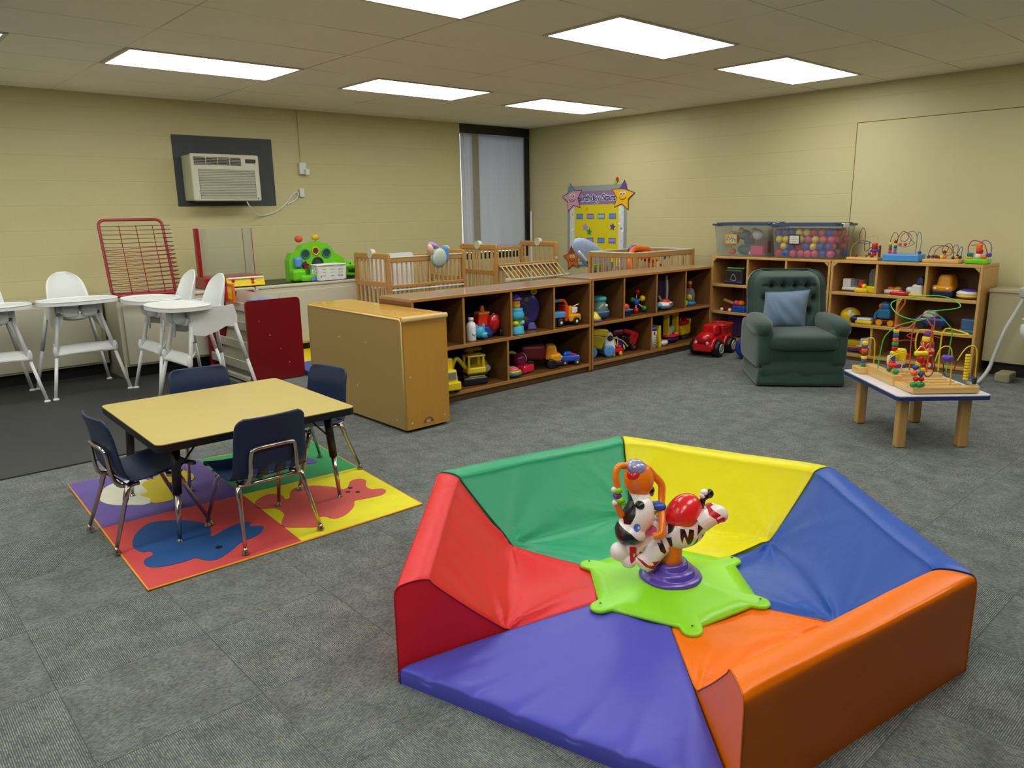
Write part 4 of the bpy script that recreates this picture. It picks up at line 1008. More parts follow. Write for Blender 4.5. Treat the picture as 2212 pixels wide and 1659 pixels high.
# left back maze and capsule toy
base = [('b', pine, (.06, .09, .02), (.12, .10, .04), .006)]
beads = [(c, (.045, .085, .052+.022*i), .017, .011) for i, c in enumerate(('green', 'purple', 'yellow', 'brown', 'orange', 'purple', 'yellow'))]
wires = [(W_, [(.045, .085, .04), (.045, .085, .19), (.07, .085, .215), (.10, .085, .20), (.108, .085, .10), (.105, .085, .03)], .0035)]
maze('bead_maze', 'small bead maze at the back left corner of the play table', Lt(.03, .52, zT), -43, (base, wires, beads))
rt_ = plain('translucent_red', (170, 25, 30), .15, coat=.6)
toy('capsule_toy', 'red capsule toy with yellow cap at the back of the play table', 'toy', Lt(.455, .615, zT), -43, [
    ('body', [('l', rt_, [(0, 0), (.03, 0), (.045, .02), (.045, .05), (.035, .10), (.04, .15), (.038, .185), (.0, .19)], (0, 0, 0), 20)]),
    ('cap', [('l', 'yellow', [(.03, .185), (.032, .19), (.03, .215), (.02, .222), (0, .224)], (0, 0, 0), 18)]),
    ('tip', [('l', 'purple', [(.026, .222), (.018, .25), (.006, .262), (0, .263)], (0, 0, 0), 14)]),
    ('badge', [('c', 'cream', (0, -.040, .13), (0, -.046, .13), .026, None, 14), ('c', 'white', (0, -.042, .05), (0, -.047, .05), .014, None, 14)])])
toy('toy_vehicle', 'small white and blue toy bus at the back of the play table', 'toy', Lt(.30, .66, zT), -43, [
    ('body', [('b', 'white', (0, 0, .065), (.10, .05, .06), .012), ('b', 'purple', (0, 0, .028), (.10, .052, .024), .004)]), ('window', [('b', 'sky', (0, -.026, .075), (.07, .003, .02), .001)]), ('red_nose', [('e', 'red', (.045, 0, .08), .018)])])

# ------------------------------------------------------------------ four mazes on the maple shelf (facing the room)
ZS = .857
gr = 'bead mazes on the maple shelf'
br_ = plain('wire_darkred', (120, 45, 35), .4); bw_ = plain('wire_slate', (95, 100, 130), .4); wy2 = plain('wire_pale', (190, 175, 60), .4)
maze('bead_maze', 'bead maze with blue wire ring and red column, first on the maple shelf', (6.70, 2.84, ZS), -90, ([('b', pine, (0, 0, .012), (.27, .14, .024), .006)],
     [(br_, [(-.105, 0, .02), (-.10, 0, .10), (-.06, 0, .15), (-.06, 0, .22), (-.035, 0, .27), (-.01, 0, .22), (-.012, 0, .12), (.0, 0, .075), (.05, 0, .11), (.08, 0, .135), (.10, 0, .12)], .0028),
      (bw_, [(.025, .0, .03), (.03, 0, .13), (.0, .04, .155), (-.08, .03, .145), (-.10, -.02, .17), (-.02, -.05, .17), (.04, -.02, .155), (.02, .02, .14), (-.06, 0, .14), (-.08, .0, .12)], .003), (wy2, [(-.125, 0, .02), (-.12, 0, .10), (-.08, 0, .15), (.0, 0, .19), (.09, 0, .2), (.10, 0, .12), (.11, 0, .03)], .0025)],
     [('maroon', (-.07, -.02, .036), .013), ('brown', (.02, -.02, .036), .01), ('maroon', (.038, 0, .05), .013), ('dark', (.05, 0, .075), .01), ('brown', (.07, -.03, .036), .016)]+
     [('red', (.085, -.02, .125), .022, .02), ('maroon', (.085, -.02, .10), .022, .01), ('purple', (.085, -.02, .082), .028, .012), ('red', (.085, -.02, .055), .018, .016)]+[('maroon', (.12, 0, .035+.02*i), .012) for i in range(5)]), gr)
maze('bead_maze', 'bead maze on a sky blue box, second on the maple shelf', (6.70, 2.52, ZS), -90, ([('b', plain('sky_blue_plastic', (70, 150, 225), .35), (0, 0, .03), (.29, .16, .06), .01)],
     [(br_, [(-.12, 0, .06), (-.118, 0, .17), (-.09, 0, .235), (-.06, 0, .20), (-.075, 0, .10), (-.09, 0, .06)], .0026), (br_, [(-.075, 0, .08), (-.06, 0, .19), (-.02, 0, .245), (.02, 0, .21), (.01, 0, .17), (-.03, .01, .16), (-.04, .01, .20), (.0, .01, .235), (.05, 0, .20), (.03, 0, .14)], .0026),
      (bw_, [(.09, 0, .06), (.088, 0, .20), (.06, 0, .245), (.02, 0, .23), (.05, -.02, .18), (.08, -.02, .15), (.02, -.03, .12), (-.05, -.03, .13)], .0026), (bw_, [(.12, 0, .07), (.125, 0, .20), (.10, 0, .24), (.088, 0, .20)], .0026)],
     [('pink', (-.115, 0, .075), .014, .012), ('red', (-.115, 0, .098), .013, .01), ('green', (-.115, 0, .12), .013, .01), ('yellow', (-.115, 0, .143), .013, .01), ('pink', (-.075, 0, .072), .014, .01), ('sky', (-.075, 0, .095), .013, .01), ('blue', (-.075, 0, .115), .013, .01), ('yellow', (-.075, 0, .137), .013, .01), ('maroon', (-.075, 0, .158), .014), ('pink', (-.03, -.02, .14), .013), ('red', (.01, -.02, .138), .013), ('blue', (.12, 0, .075), .015)]), gr)
maze('bead_maze', 'low bead maze with tangled brown wires, third on the maple shelf', (6.70, 2.215, ZS), -90, ([('b', pine, (0, 0, .014), (.27, .14, .028), .006)],
     [(br_, [(-.12, 0, .03), (-.10, 0, .11), (-.05, 0, .135), (.01, 0, .13), (.05, .02, .10), (.04, .02, .06), (-.01, .02, .07), (-.02, .02, .11), (.02, .02, .15), (.06, 0, .12), (.075, 0, .03)], .0026), (br_, [(-.08, 0, .03), (-.06, 0, .10), (-.01, 0, .13), (.03, 0, .12), (.0, 0, .05)], .0026), (bw_, [(.05, .03, .10), (.06, .03, .13), (.085, .03, .14), (.10, 0, .10), (.095, 0, .03)], .0026), (bw_, [(.06, 0, .085), (.10, 0, .08), (.115, 0, .12), (.13, 0, .12), (.125, 0, .03)], .0026)],
     [('dark', (-.11, 0, .042), .013), ('maroon', (-.08, 0, .045), .014), ('maroon', (-.055, 0, .045), .015), ('brown', (-.035, 0, .042), .013), ('yellow', (-.015, 0, .045), .014), ('orange', (.01, 0, .045), .016), ('maroon', (.0, .01, .085), .013), ('yellow', (.03, .01, .088), .011), ('dark', (.07, 0, .04), .013), ('amber', (.095, 0, .045), .014), ('dark', (.12, 0, .045), .014), ('dark', (.10, 0, .06), .01)]), gr)
maze('bead_maze', 'small bead toy on a lime green base, last on the maple shelf', (6.70, 1.965, ZS), -90, ([('b', lime, (0, 0, .02), (.16, .12, .04), .012)],
     [(pw, [(-.07, 0, .04), (-.078, 0, .12), (-.06, 0, .17), (-.02, 0, .175), (.03, 0, .15), (.06, 0, .08)], .0035), (bw_, [(-.06, 0, .14), (-.01, 0, .15), (.03, 0, .18), (.07, 0, .16), (.085, 0, .11), (.07, 0, .05)], .003)],
     [('teal', (-.065, -.01, .07), .014, .014), ('teal', (-.045, -.01, .065), .012, .018), ('amber', (-.055, -.03, .045), .022, .008), ('orange', (.0, .0, .13), .022, .026), ('red', (.005, 0, .095), .024, .018), ('white', (0, -.01, .06), .02, .016), ('orange', (.04, -.01, .052), .02, .012), ('purple', (.07, 0, .07), .02, .014)]), gr)

# ------------------------------------------------------------------ clear bins with balls
bl_ = plain('bin_lid_blue', (52, 74, 112), .4, var=.08)
def bin_(lab, y, L, hgt):
    t = thing('storage_bin', lab, 'storage bin', (6.745, y, ZS), -90)
    b = B(binm); D_ = .40; n = 9
    lo = rrect(L-.09, D_-.07, .04, n); hi = rrect(L-.03, D_-.02, .04, n); N = len(lo)
    vs = [(x, yy, .004) for x, yy in lo]+[(x, yy, hgt-.012) for x, yy in hi]
    b.add(vs, [(i, (i+1) % N, N+(i+1) % N, N+i) for i in range(N)], True); b.add(vs[:N], [tuple(range(N))])
    mk('bin_body', b, t)
    lid = rrect(L, D_+.01, .04, n)
    mk('bin_lid', B(bl_).prism(lid, hgt-.012, hgt+.006).prism([(x*.9, yy*.86) for x, yy in lid], hgt+.006, hgt+.016), t)
    for s in (-1, 1): mk('latch', B(white_pl).box((s*(L/2-.005), -.06, hgt-.005), (.03, .10, .035), .006), t)
    return t
b1 = bin_('left clear bin with blue lid labelled pull toys', 3.985, .62, .305)
lb = B(plain('label_gold', (205, 165, 60), .6)).box((0, 0, 0), (.13, .002, .10)).mat(plain('label_white', (225, 220, 200), .7)).box((0, -.0012, 0), (.098, .002, .068))
lbo = mk('paper_label', lb, b1); lbo.location = (-.08, -.199, .165); lbo.rotation_euler = (R(4), 0, 0)
tx = B('black'); text_mesh(tx, 'PULL', .042, TM((0, -.0028, .014), (90, 0, 0))); text_mesh(tx, 'TOYS', .042, TM((0, -.0028, -.017), (90, 0, 0)))
o = mk('label_text', tx, lbo)
b2 = bin_('right clear bin with blue lid full of play balls', 3.35, .66, .30)
lb = B(plain('label_navy', (50, 40, 70), .6)).box((0, 0, 0), (.11, .002, .09)).mat(MATS['label_white']).box((0, -.0012, 0), (.09, .002, .07)).mat('grey')
for i in range(3): lb.box((0, -.0026, .018-.017*i), (.055, .0008, .003))
lbo = mk('paper_label', lb, b2); lbo.location = (-.07, -.196, .17); lbo.rotation_euler = (R(4), 0, 0)
ball = {}
for c in ('red', 'blue', 'yellow', 'purple', 'orange', 'pink'):
    mt_ = plain('ball_'+c, PAL[c], .35, var=.03)
    o = mk('play_ball', B(mt_).ell((0, 0, 0), .034, (0, 0, 0), 16, 10), None, c+' play ball inside the right clear bin', 'ball', 'play balls in the clear bin'); ball[c] = o
first = set(); rb = random.Random(5)
fixed = {(0, 0): 'pink'}
for lay in range(4):
    z = ZS+.045+lay*.062
    for iy in range(8):
        for ix in range(5):
            if ix in (2, 3) and lay < 3: continue
            yy = 3.35-.245+iy*.070+rb.uniform(-.004, .004)+(.02 if lay % 2 else 0); xx = 6.745-.135+ix*.067+rb.uniform(-.005, .005)
            if abs(yy-3.35) > .25+.02*lay/3: continue
            c = rb.choice(('red', 'blue', 'yellow', 'purple', 'orange', 'pink', 'blue', 'purple')) if lay or ix else rb.choice(('pink', 'pink', 'red', 'blue'))
            if c not in first: first.add(c); ball[c].location = (xx, yy, z)
            else:
                q = ball[c].copy(); COL.objects.link(q); q.location = (xx, yy, z)
def inbin(nm, lab, p, L): toy(nm, lab, 'toy', p, -90, L, 'pull toys in the clear bin')
inbin('pull_toy', 'pink and magenta block toy inside the left clear bin', (6.66, 3.84, ZS+.012), [('body', [('b', 'pink', (0, 0, .045), (.13, .07, .085), .01), ('b', 'maroon', (.075, .03, .08), (.06, .06, .12), .01)]), ('white_knob', [('e', 'white', (-.075, -.01, .02), .016)])])
inbin('pull_toy', 'white and red round toy inside the left clear bin', (6.68, 4.13, ZS+.012), [('body', [('o', 'white', (0, 0, .16), .055, .014, (70, 20, 0)), ('e', plain('rose', (150, 60, 70), .5), (.02, 0, .15), (.05, .03, .06))]), ('orange_foot', [('e', 'orange', (0, 0, .03), (.04, .04, .03))])])
inbin('pull_toy', 'white plush toy inside the left clear bin', (6.68, 3.85, ZS+.012), [('body', [('e', 'white', (-.02, .02, .19), (.055, .05, .05)), ('e', 'mint', (-.06, .02, .23), (.035, .03, .025))]), ('nose', [('e', 'orange', (-.06, -.03, .18), .012)])])
inbin('pull_toy', 'yellow ball toy inside the left clear bin', (6.68, 4.04, ZS+.012), [('ball', [('e', 'yellow', (0, 0, .235), .026), ('e', 'grey', (0, .06, .19), (.07, .06, .05))])])
inbin('pull_toy', 'teal and slate toy at the bottom of the left clear bin', (6.68, 3.98, ZS+.012), [('body', [('e', plain('slate_teal', (70, 110, 105), .6), (0, 0, .05), (.09, .06, .05)), ('b', plain('slate_grey', (90, 95, 120), .6), (.01, .04, .14), (.10, .06, .08), .02)])])

# ------------------------------------------------------------------ poster
t = thing('wall_poster', 'birthday poster with yellow sheet and star figures on the right wall', 'poster', (XR-.0005, 6.225, 0), -90)
# local x: toward camera right (-Y), y: into the wall ; front at -y
PX0, PX1, PZ0, PZ1 = -.475, .475, .63, 1.61
def pbox(b, x0, x1, z0, z1, y, th=.002): return b.box(((x0+x1)/2, y, (z0+z1)/2), (x1-x0, th, z1-z0))
mk('backing_sheet', pbox(B(plain('poster_grey', (150, 156, 158), .5)), PX0, PX1, PZ0, PZ1, -.002), t)
k = NT('star_border'); p = k.pos(); vo = k.new('ShaderNodeTexVoronoi'); k.l.new(p, vo.inputs['Vector']); vo.inputs['Scale'].default_value = 24
hs = k.new('ShaderNodeHueSaturation'); k.l.new(vo.outputs['Color'], hs.inputs['Color']); hs.inputs['Saturation'].default_value = .7; hs.inputs['Value'].default_value = 1.1
k.set(k.bsdf.inputs['Base Color'], k.mix(k.math('LESS_THAN', vo.outputs['Distance'], .36), s2l((220, 220, 225)), hs.outputs[0])); bordm = k.mat
mk('star_border', pbox(pbox(B(bordm), -.43, -.355, .66, 1.40, -.004), .355, .43, .66, 1.40, -.004), t)
mk('title_band', pbox(B(plain('title_violet', (150, 115, 160), .5, var=.5, scale=45)), -.40, .40, 1.385, 1.545, -.005), t)
mk('yellow_sheet', pbox(B(plain('poster_yellow', (222, 208, 20), .5, var=.05, scale=4)), -.355, .355, .66, 1.385, -.004), t)
tb_ = B('white'); text_mesh(tb_, 'Birthday Stars', .108, TM((0.005, -.0068, 1.462), (90, 0, 0)), bold=.008); tb_.mat(plain('title_ink', (62, 58, 140), .5)); text_mesh(tb_, 'Birthday Stars', .108, TM((0.005, -.0085, 1.462), (90, 0, 0)), bold=.002)
mk('title_text', tb_, t)
cc = ['sky', 'lilac', 'mint', 'sky', 'mint', 'lilac', 'sky', 'lilac', 'mint', 'lilac', 'purple', 'blue']
for r_ in range(3):
    for c_ in range(4):
        x = -.265+c_*.175; z = 1.245-r_*.285
        mk('month_tag', pbox(pbox(B(plain('tag_border', (105, 110, 175), .5)), x-.055, x+.055, z-.032, z+.032, -.006), x-.045, x+.045, z-.018, z+.018, -.0075) if False else pbox(pbox(B(plain('tag_border', (105, 110, 175), .5)), x-.055, x+.055, z-.032, z+.032, -.006).mat(cc[r_*4+c_]), x-.046, x+.046, z-.018, z+.018, -.0078), t)
def fstar(nm, cx, cz, ro, col, rot, face=True, hat=None, ol=(90, 50, 60)):
    k2 = starp(ro, ro*.50, 5, 90+rot, cx, cz); k3 = starp(ro*1.09, ro*.57, 5, 90+rot, cx, cz)
    b = B(plain(nm+'_line', ol, .5)).prism(k3, .007, .0095, (0, 0, 0), (90, 0, 0)); b.mat(plain(nm+'_fill', col, .5)).prism(k2, .009, .0115, (0, 0, 0), (90, 0, 0))
    if face:
        for s in (-1, 1):
            b.mat('white').prism([(x, z) for x, z in circ(ro*.13, 12, cx+s*ro*.15, cz+ro*.16)], .011, .0125, (0, 0, 0), (90, 0, 0)); b.mat('black').prism(circ(ro*.06, 10, cx+s*ro*.13, cz+ro*.13), .012, .0135, (0, 0, 0), (90, 0, 0))
        b.tube([(cx+ro*.3*math.cos(R(a)), -.013, cz-ro*.02+ro*.22*math.sin(R(a))) for a in range(200, 345, 12)], ro*.02, 5)
    if hat:
        b.mat(hat).prism([(cx+ro*.30*math.cos(R(90+rot+a)) * q, cz+ro*.30*math.sin(R(90+rot+a)) * q) for a, q in ((-40, 1.9), (0, 3.45), (40, 1.9))], .0115, .014, (0, 0, 0), (90, 0, 0))
    mk('star_figure', b, t)
fstar('pinkstar', -.385, 1.47, .17, (215, 160, 185), 12, hat=plain('hat_teal', (110, 140, 160), .5)); fstar('goldstar', .415, 1.475, .17, (240, 185, 20), -8, hat=plain('hat_violet', (95, 70, 145), .5)); fstar('orangestar', -.385, .73, .15, (215, 110, 30), 8, hat=plain('hat_rust', (150, 70, 30), .5))
for c, x, z in (('red', .33, 1.665), ('lime', .305, 1.635)): mk('balloon', B(c).ell((x, -.008, z), (.022, .004, .028)), t)
for c, x, z in ((MATS['label_white'], 0, 0),): pass
for c, x, z, q in ((('lilac'), -.17, 1.115, .055), (('green'), -.105, 1.06, .05), (('purple'), .265, 1.12, .05)): mk('small_star', B(c).prism(starp(q, q*.5, 5, 80, x, z), .005, .0075, (0, 0, 0), (90, 0, 0)), t)
mk('orange_stripes', B('orange').box((-.16, -.006, 1.335), (.05, .002, .006), rot=(0, -35, 0)).box((-.14, -.006, 1.325), (.05, .002, .006), rot=(0, -50, 0)), t)
mk('base_caption', pbox(B('maroon'), -.25, -.13, .648, .655, -.005), t)

# ------------------------------------------------------------------ cribs
cw = wood('crib_wood', (176, 124, 64), (202, 152, 88), .4, 2, 6, .2); crS = plain('crib_slat', (205, 172, 118), .45, var=.06)
def end_panel(nm, t, x, y0, y1, H, low=.16):
    b = B(cw); W_e = y1-y0
    for y in (y0+.022, y1-.022): b.box((x, y, H/2-.01), (.03, .045, H-.02), .006)
    b.box((x, (y0+y1)/2, H-.03), (.028, W_e, .06), .014, seg=3); b.box((x, (y0+y1)/2, low+.03), (.026, W_e-.05, .07), .004); b.box((x, (y0+y1)/2, H-.30), (.02, W_e-.05, .05), .004)
    b.mat(crS); n = 7
    for i in range(n):
        y = y0+.045+(W_e-.09)*(i+.5)/n; b.box((x, y, (low+H)/2), (.012, .026, H-low-.06), .003)
    o = mk(nm, b, t)
    mk('top_bracket', B(acw).cyl((x-.022, (y0+y1)/2, H-.01), (x+.022, (y0+y1)/2, H-.01), .045, n=20), o)
    return o
def side_rail(nm, t, x0, x1, y, z0, z1, n=15, wt=False, y1=None):
    y1 = y if y1 is None else y1
    b = B(cw); b.box(((x0+x1)/2, y, z0+.02), (x1-x0, .022, .045), .006); b.box(((x0+x1)/2, y1, z1-.02), (x1-x0, .024, .045), .008)
    if wt: b.mat(acw).box(((x0+x1)/2, y1, z1+.008), (x1-x0+.02, .03, .014), .005)
    b.mat(crS)
    for i in range(n):
        x = x0+(x1-x0)*(i+.5)/n; b.cyl((x, y, z0+.03), (x, y1, z1-.03), .0085, n=8)
    return mk(nm, b, t)
t = thing('crib', 'wooden crib with white board inside, left of the two cribs below the wall', 'crib', (3.95, 6.10, 0))
end_panel('end_panel', t, .015, 0, .62, .95); end_panel('end_panel', t, .915, 0, .62, .95)
side_rail('side_rail', t, .03, .90, .02, .20, .90, 16, True); side_rail('side_rail', t, .03, .90, .60, .20, .90, 16)
mk('rail_track', B(white_pl).box((.465, -.006, .60), (.87, .012, .014), .003).mat(cw).box((.465, 0, .635), (.87, .02, .03), .004), t)
mk('mattress', B(plain('mattress_vinyl', (120, 110, 100), .5)).box((.465, .31, .38), (.86, .56, .10), .03, seg=3), t)
mk('white_board', B(white_pl).prism(rrect(.52, .34, .03), -.006, .006, (3.95+.30, 6.10+.40, .76), (90, 0, 0)), None, 'white board standing inside the left crib', 'board')
t2 = thing('crib', 'wooden crib with its front rail folded down, in front of the corner window', 'crib', (5.30, 6.10, 0))
end_panel('end_panel', t2, .015, 0, .62, .98); end_panel('end_panel', t2, .925, 0, .62, .98)
side_rail('side_rail', t2, .03, .91, .02, .20, .74, 16); side_rail('side_rail', t2, .03, .91, .60, .20, .92, 16)
b = B(cw); b.box((.47, -.005, .76), (.88, .03, .03), .006); b.mat(crS)
for i in range(14):
    x = .05+.84*i/13; b.cyl((x, -.01, .755), (x+.035, -.13, .62), .008, n=8)
b.mat(acw).box((.50, -.135, .61), (.92, .022, .02), .006).box((.04, -.135, .61), (.05, .035, .035), .006).box((.96, -.135, .61), (.05, .035, .035), .006).box((.46, -.02, .745), (.86, .01, .012), .003)
mk('folded_rail', b, t2)
mk('mattress', B(MATS['mattress_vinyl']).box((.465, .31, .38), (.86, .56, .10), .03, seg=3), t2)
mk('label_sticker', B('white').box((.905, -.003, .80), (.035, .002, .02)), t2)
toy('crib_toy', 'pastel musical crib toy hung on the left crib', 'toy', (4.52, 6.07, .885), 0, [
    ('body', [('e', plain('pale_green', (160, 175, 150), .4), (0, 0, 0), (.10, .03, .10)), ('e', plain('pale_mint', (190, 205, 190), .3), (0, -.02, .0), (.085, .02, .085))]),
    ('blue_side', [('b', 'sky', (.10, .02, .03), (.06, .06, .15), .02)]), ('lilac_top', [('e', 'lilac', (-.04, .02, .115), (.07, .04, .03), (0, 25, 0)), ('e', plain('peach', (225, 190, 160), .5), (-.09, 0, .08), (.03, .03, .06), (0, -20, 0))])])
# third crib, low and wide, behind the right brown shelf
t3 = thing('crib', 'low wooden play crib with white top rails behind the brown shelf', 'crib', (5.81, 4.64, 0))
for x in (.018, .962):
    for y in (.018, .602): mk('corner_post', B(cw).box((x, y, .455), (.036, .036, .91), .006), t3)
side_rail('side_rail', t3, .04, .94, .018, .30, .895, 14, True); side_rail('side_rail', t3, .04, .94, .602, .30, .895, 14, True)
for x in (.018, .962):
    b = B(cw).box((x, .31, .875), (.022, .56, .045), .006).box((x, .31, .32), (.022, .56, .045), .006).mat(acw).box((x, .31, .903), (.03, .58, .014), .005).mat(crS)
    for i in range(8): b.cyl((x, .06+.5*i/7, .33), (x, .06+.5*i/7, .86), .0085, n=8)
    mk('end_panel', b, t3)
mk('mattress', B(MATS['mattress_vinyl']).box((.49, .31, .42), (.90, .56, .10), .03, seg=3), t3)
# play gym and bouncer stored in it
toy('play_gym', 'colourful baby play gym arch stored inside the low play crib', 'play gym', (6.25, 4.95, .50), 0, [
    ('arch', [('t', 'orange', [(-.26, -.1, 0), (-.25, -.08, .28), (-.1, 0, .41), (.05, 0, .42), (.2, .0, .36), (.26, 0, .0)], .028)]),
    ('hanging_toy', [('e', 'red', (-.06, -.14, .33), (.07, .04, .03)), ('e', 'orange', (.04, -.14, .31), (.09, .04, .03)), ('e', 'yellow', (.0, -.16, .34), (.02, .02, .03))]),
    ('hanging_toy', [('b', 'blue', (.27, -.12, .33), (.03, .03, .05), .008), ('b', 'yellow', (.32, -.12, .32), (.03, .03, .05), .008), ('b', 'blue', (.37, -.12, .33), (.03, .03, .04), .008)]),
    ('purple_top', [('e', 'purple', (-.02, .05, .41), (.08, .05, .05)), ('e', 'amber', (.12, .02, .40), (.06, .04, .05))]),
    ('cushion', [('e', plain('yellow_print', (190, 175, 60), .7, var=.5, scale=40), (-.05, -.1, .10), (.22, .12, .10)), ('e', 'maroon', (-.28, -.1, .08), (.09, .1, .08))]),
    ('red_block', [('b', 'red', (.12, -.20, .22), (.05, .03, .10), .008)])])
bl2 = plain('blue_print', (165, 185, 222), .7, var=.35, scale=60)
toy('baby_bouncer', 'pale blue patterned baby bouncer behind the play crib', 'bouncer', (6.17, 5.56, 0), 0, [
    ('seat', [('e', bl2, (.06, 0, .82), (.36, .06, .135), (0, 30, 0)), ('e', bl2, (.28, -.02, .50), (.22, .12, .12))]),
    ('frame', [('t', 'white', [(-.30, -.12, .90), (-.12, -.16, .70), (.06, -.16, .40), (.16, -.1, .02), (-.2, -.1, .02)], .014), ('t', 'navy', [(-.20, -.15, .80), (-.04, -.17, .58), (.06, -.17, .36)], .018)]),
    ('toy_bar', [('b', 'lime', (-.05, -.16, .74), (.10, .03, .04), .01)])])

# ------------------------------------------------------------------ baby swing at the right edge
t = thing('baby_swing', 'grey framed baby swing cut off by the right edge of the photo', 'baby swing', (6.15, 1.73, 0), -42)
sg = plain('swing_grey', (176, 178, 168), .4, var=.04)
mk('leg', B(sg).tube(cr([(-.02, -.02, .018), (.04, .0, .05), (.105, .02, .13), (.145, .03, .25), (.20, .04, .41), (.26, .045, .53), (.325, .05, .66)], 6), .013, 12), t)
mk('leg', B(sg).tube(cr([(.66, -.05, .018), (.60, -.02, .06), (.48, .02, .30), (.325, .05, .66)], 6), .013, 12), t)
mk('foot', B(sg).tube([(-.02, -.07, .016), (-.02, .05, .016)], .015, 10), t)
mk('hub', B(sg).box((.335, .05, .68), (.09, .07, .08), .02, seg=3), t)
mk('swing_arm', B(sg).tube([(.35, .0, .68), (.40, -.03, .38)], .010, 8), t)
mk('seat_shell', B(white_pl).ell((.43, -.05, .40), (.17, .13, .12), (0, 20, 0), fn=lambda q: Vector((q.x, q.y, q.z if q.z < 0 else q.z*.3))), t)
mk('seat_pad', B(plain('pale_green_pad', (170, 200, 175), .8)).ell((.34, -.07, .50), (.09, .07, .022)).mat(plain('yellow_pad', (215, 205, 130), .8)).ell((.40, -.06, .47), (.12, .08, .025)).mat('amber').ell((.39, -.05, .535), (.06, .05, .014)), t)

# ------------------------------------------------------------------ toys on the brown shelves
Z1, Z2 = .405, .075
def T(nm, lab, x, y, z, rz, L, g=None): return toy(nm, lab, 'toy', (x, y, z), rz, L, g)
def vehicle(nm, lab, loc, rz, parts, L, Wd, r, tyre='black', hub='white', wd=.03, xs=None):
    xs = xs or (-L*.32, L*.32); ws = [wheel(r, wd, tyre, hub, (x, s*(Wd/2), r)) for x in xs for s in (-1, 1)]
    return toy(nm, lab, 'toy vehicle', loc, rz, parts+ws)
# top row, left unit
T('toy_bottle', 'white toy bottle standing left in the second cubby', 3.395, 4.20, Z1, 0, [('body', [('l', 'white', [(0, 0), (.032, 0), (.035, .01), (.036, .10), (.03, .13), (.016, .14), (.016, .15)], (0, 0, 0), 20)]), ('cap', [('l', 'white', [(.02, .148), (.02, .17), (0, .172)], (0, 0, 0), 16)]), ('swirl', [('t', 'grey', [(-.02, -.034, .06), (.0, -.038, .045), (.018, -.035, .06)], .002)])])
T('plush_puppet', 'small bright blue toy animal beside the white toy bottle', 3.475, 4.20, Z1, 0, [('head', [('e', 'cyan', (0, 0, .055), (.045, .035, .045)), ('e', 'cyan', (.02, -.03, .035), (.03, .025, .025))]), ('ear', [('e', 'sky', (-.03, 0, .09), (.014, .012, .025))]), ('ear', [('e', 'sky', (.035, 0, .09), (.014, .012, .025))]), ('nose', [('e', 'navy', (.03, -.055, .04), (.008, .006, .006))])])
T('toy_tractor', 'orange red toy with blue base in front of the red pod', 3.56, 4.27, Z1, -10, [('base', [('b', 'blue', (0, 0, .05), (.12, .12, .07), .01), ('b', 'navy', (.0, .0, .02), (.10, .13, .04), .01)]), ('body', [('b', plain('orange_red', (235, 55, 20), .3), (0, 0, .135), (.13, .10, .10), .012, (0, 0, 0), 2, False, (.7, .8))]), ('chimney', [('c', 'orange', (0, 0, .18), (.0, 0, .235), .022, .012), ('b', 'amber', (0, 0, .182), (.10, .08, .02), .006)])])
rp = plain('glossy_red', (190, 12, 22), .18, coat=.6)
T('toy_car', 'glossy red egg-shaped car with dark window in the second cubby', 3.655, 4.30, Z1, -25, [('body', [('e', rp, (0, 0, .10), (.07, .15, .10), (-12, 0, 0), 28, 16)]), ('window', [('e', plain('dark_glass', (40, 20, 20), .1), (0, -.06, .145), (.045, .07, .05), (-22, 0, 0), 20, 12)]), ('wheel', [('l', 'black', [(0, -.01), (.03, -.01), (.03, .01), (0, .01)], (.065, -.06, .03), 16, (0, 90, 0))]), ('wheel', [('l', 'black', [(0, -.01), (.03, -.01), (.03, .01), (0, .01)], (-.065, -.06, .03), 16, (0, 90, 0))])])
T('toy_figure', 'dim brown and red toy at the back of the second cubby', 3.40, 4.36, Z1, 0, [('body', [('e', 'brown', (0, 0, .16), (.05, .04, .05)), ('e', 'maroon', (0, 0, .08), (.05, .05, .08))])])
T('stacking_toy', 'light blue stacking clown toy with purple hat', 3.825, 4.19, Z1, 0, [
    ('base', [('l', 'cyan', [(0, 0), (.062, 0), (.066, .012), (.060, .024), (.058, .06), (.05, .066), (0, .066)], (0, 0, 0), 28)]),
    ('feet', [('e', 'yellow', (-.028, -.02, .088), (.030, .032, .022)), ('e', 'mint', (.03, -.02, .09), (.030, .032, .022)), ('c', 'lime', (0, 0, .06), (0, 0, .11), .04)]),
    ('body', [('l', 'cyan', [(.04, .11), (.062, .12), (.066, .145), (.058, .17), (.052, .185), (.056, .195), (.03, .20), (0, .20)], (0, 0, 0), 28)]),
    ('head', [('l', 'amber', [(.03, .20), (.034, .215), (.034, .25), (.03, .26), (0, .26)], (0, 0, 0), 20)], [('eye', [('e', 'black', (-.012, -.034, .235), .004), ('e', 'black', (.012, -.034, .235), .004)])]),
    ('hat', [('l', 'purple', [(.02, .258), (.048, .262), (.05, .27), (.03, .285), (.012, .30), (0, .312)], (0, 0, 0), 24)])])
pu = plain('deep_purple', (62, 45, 130), .3, coat=.3)
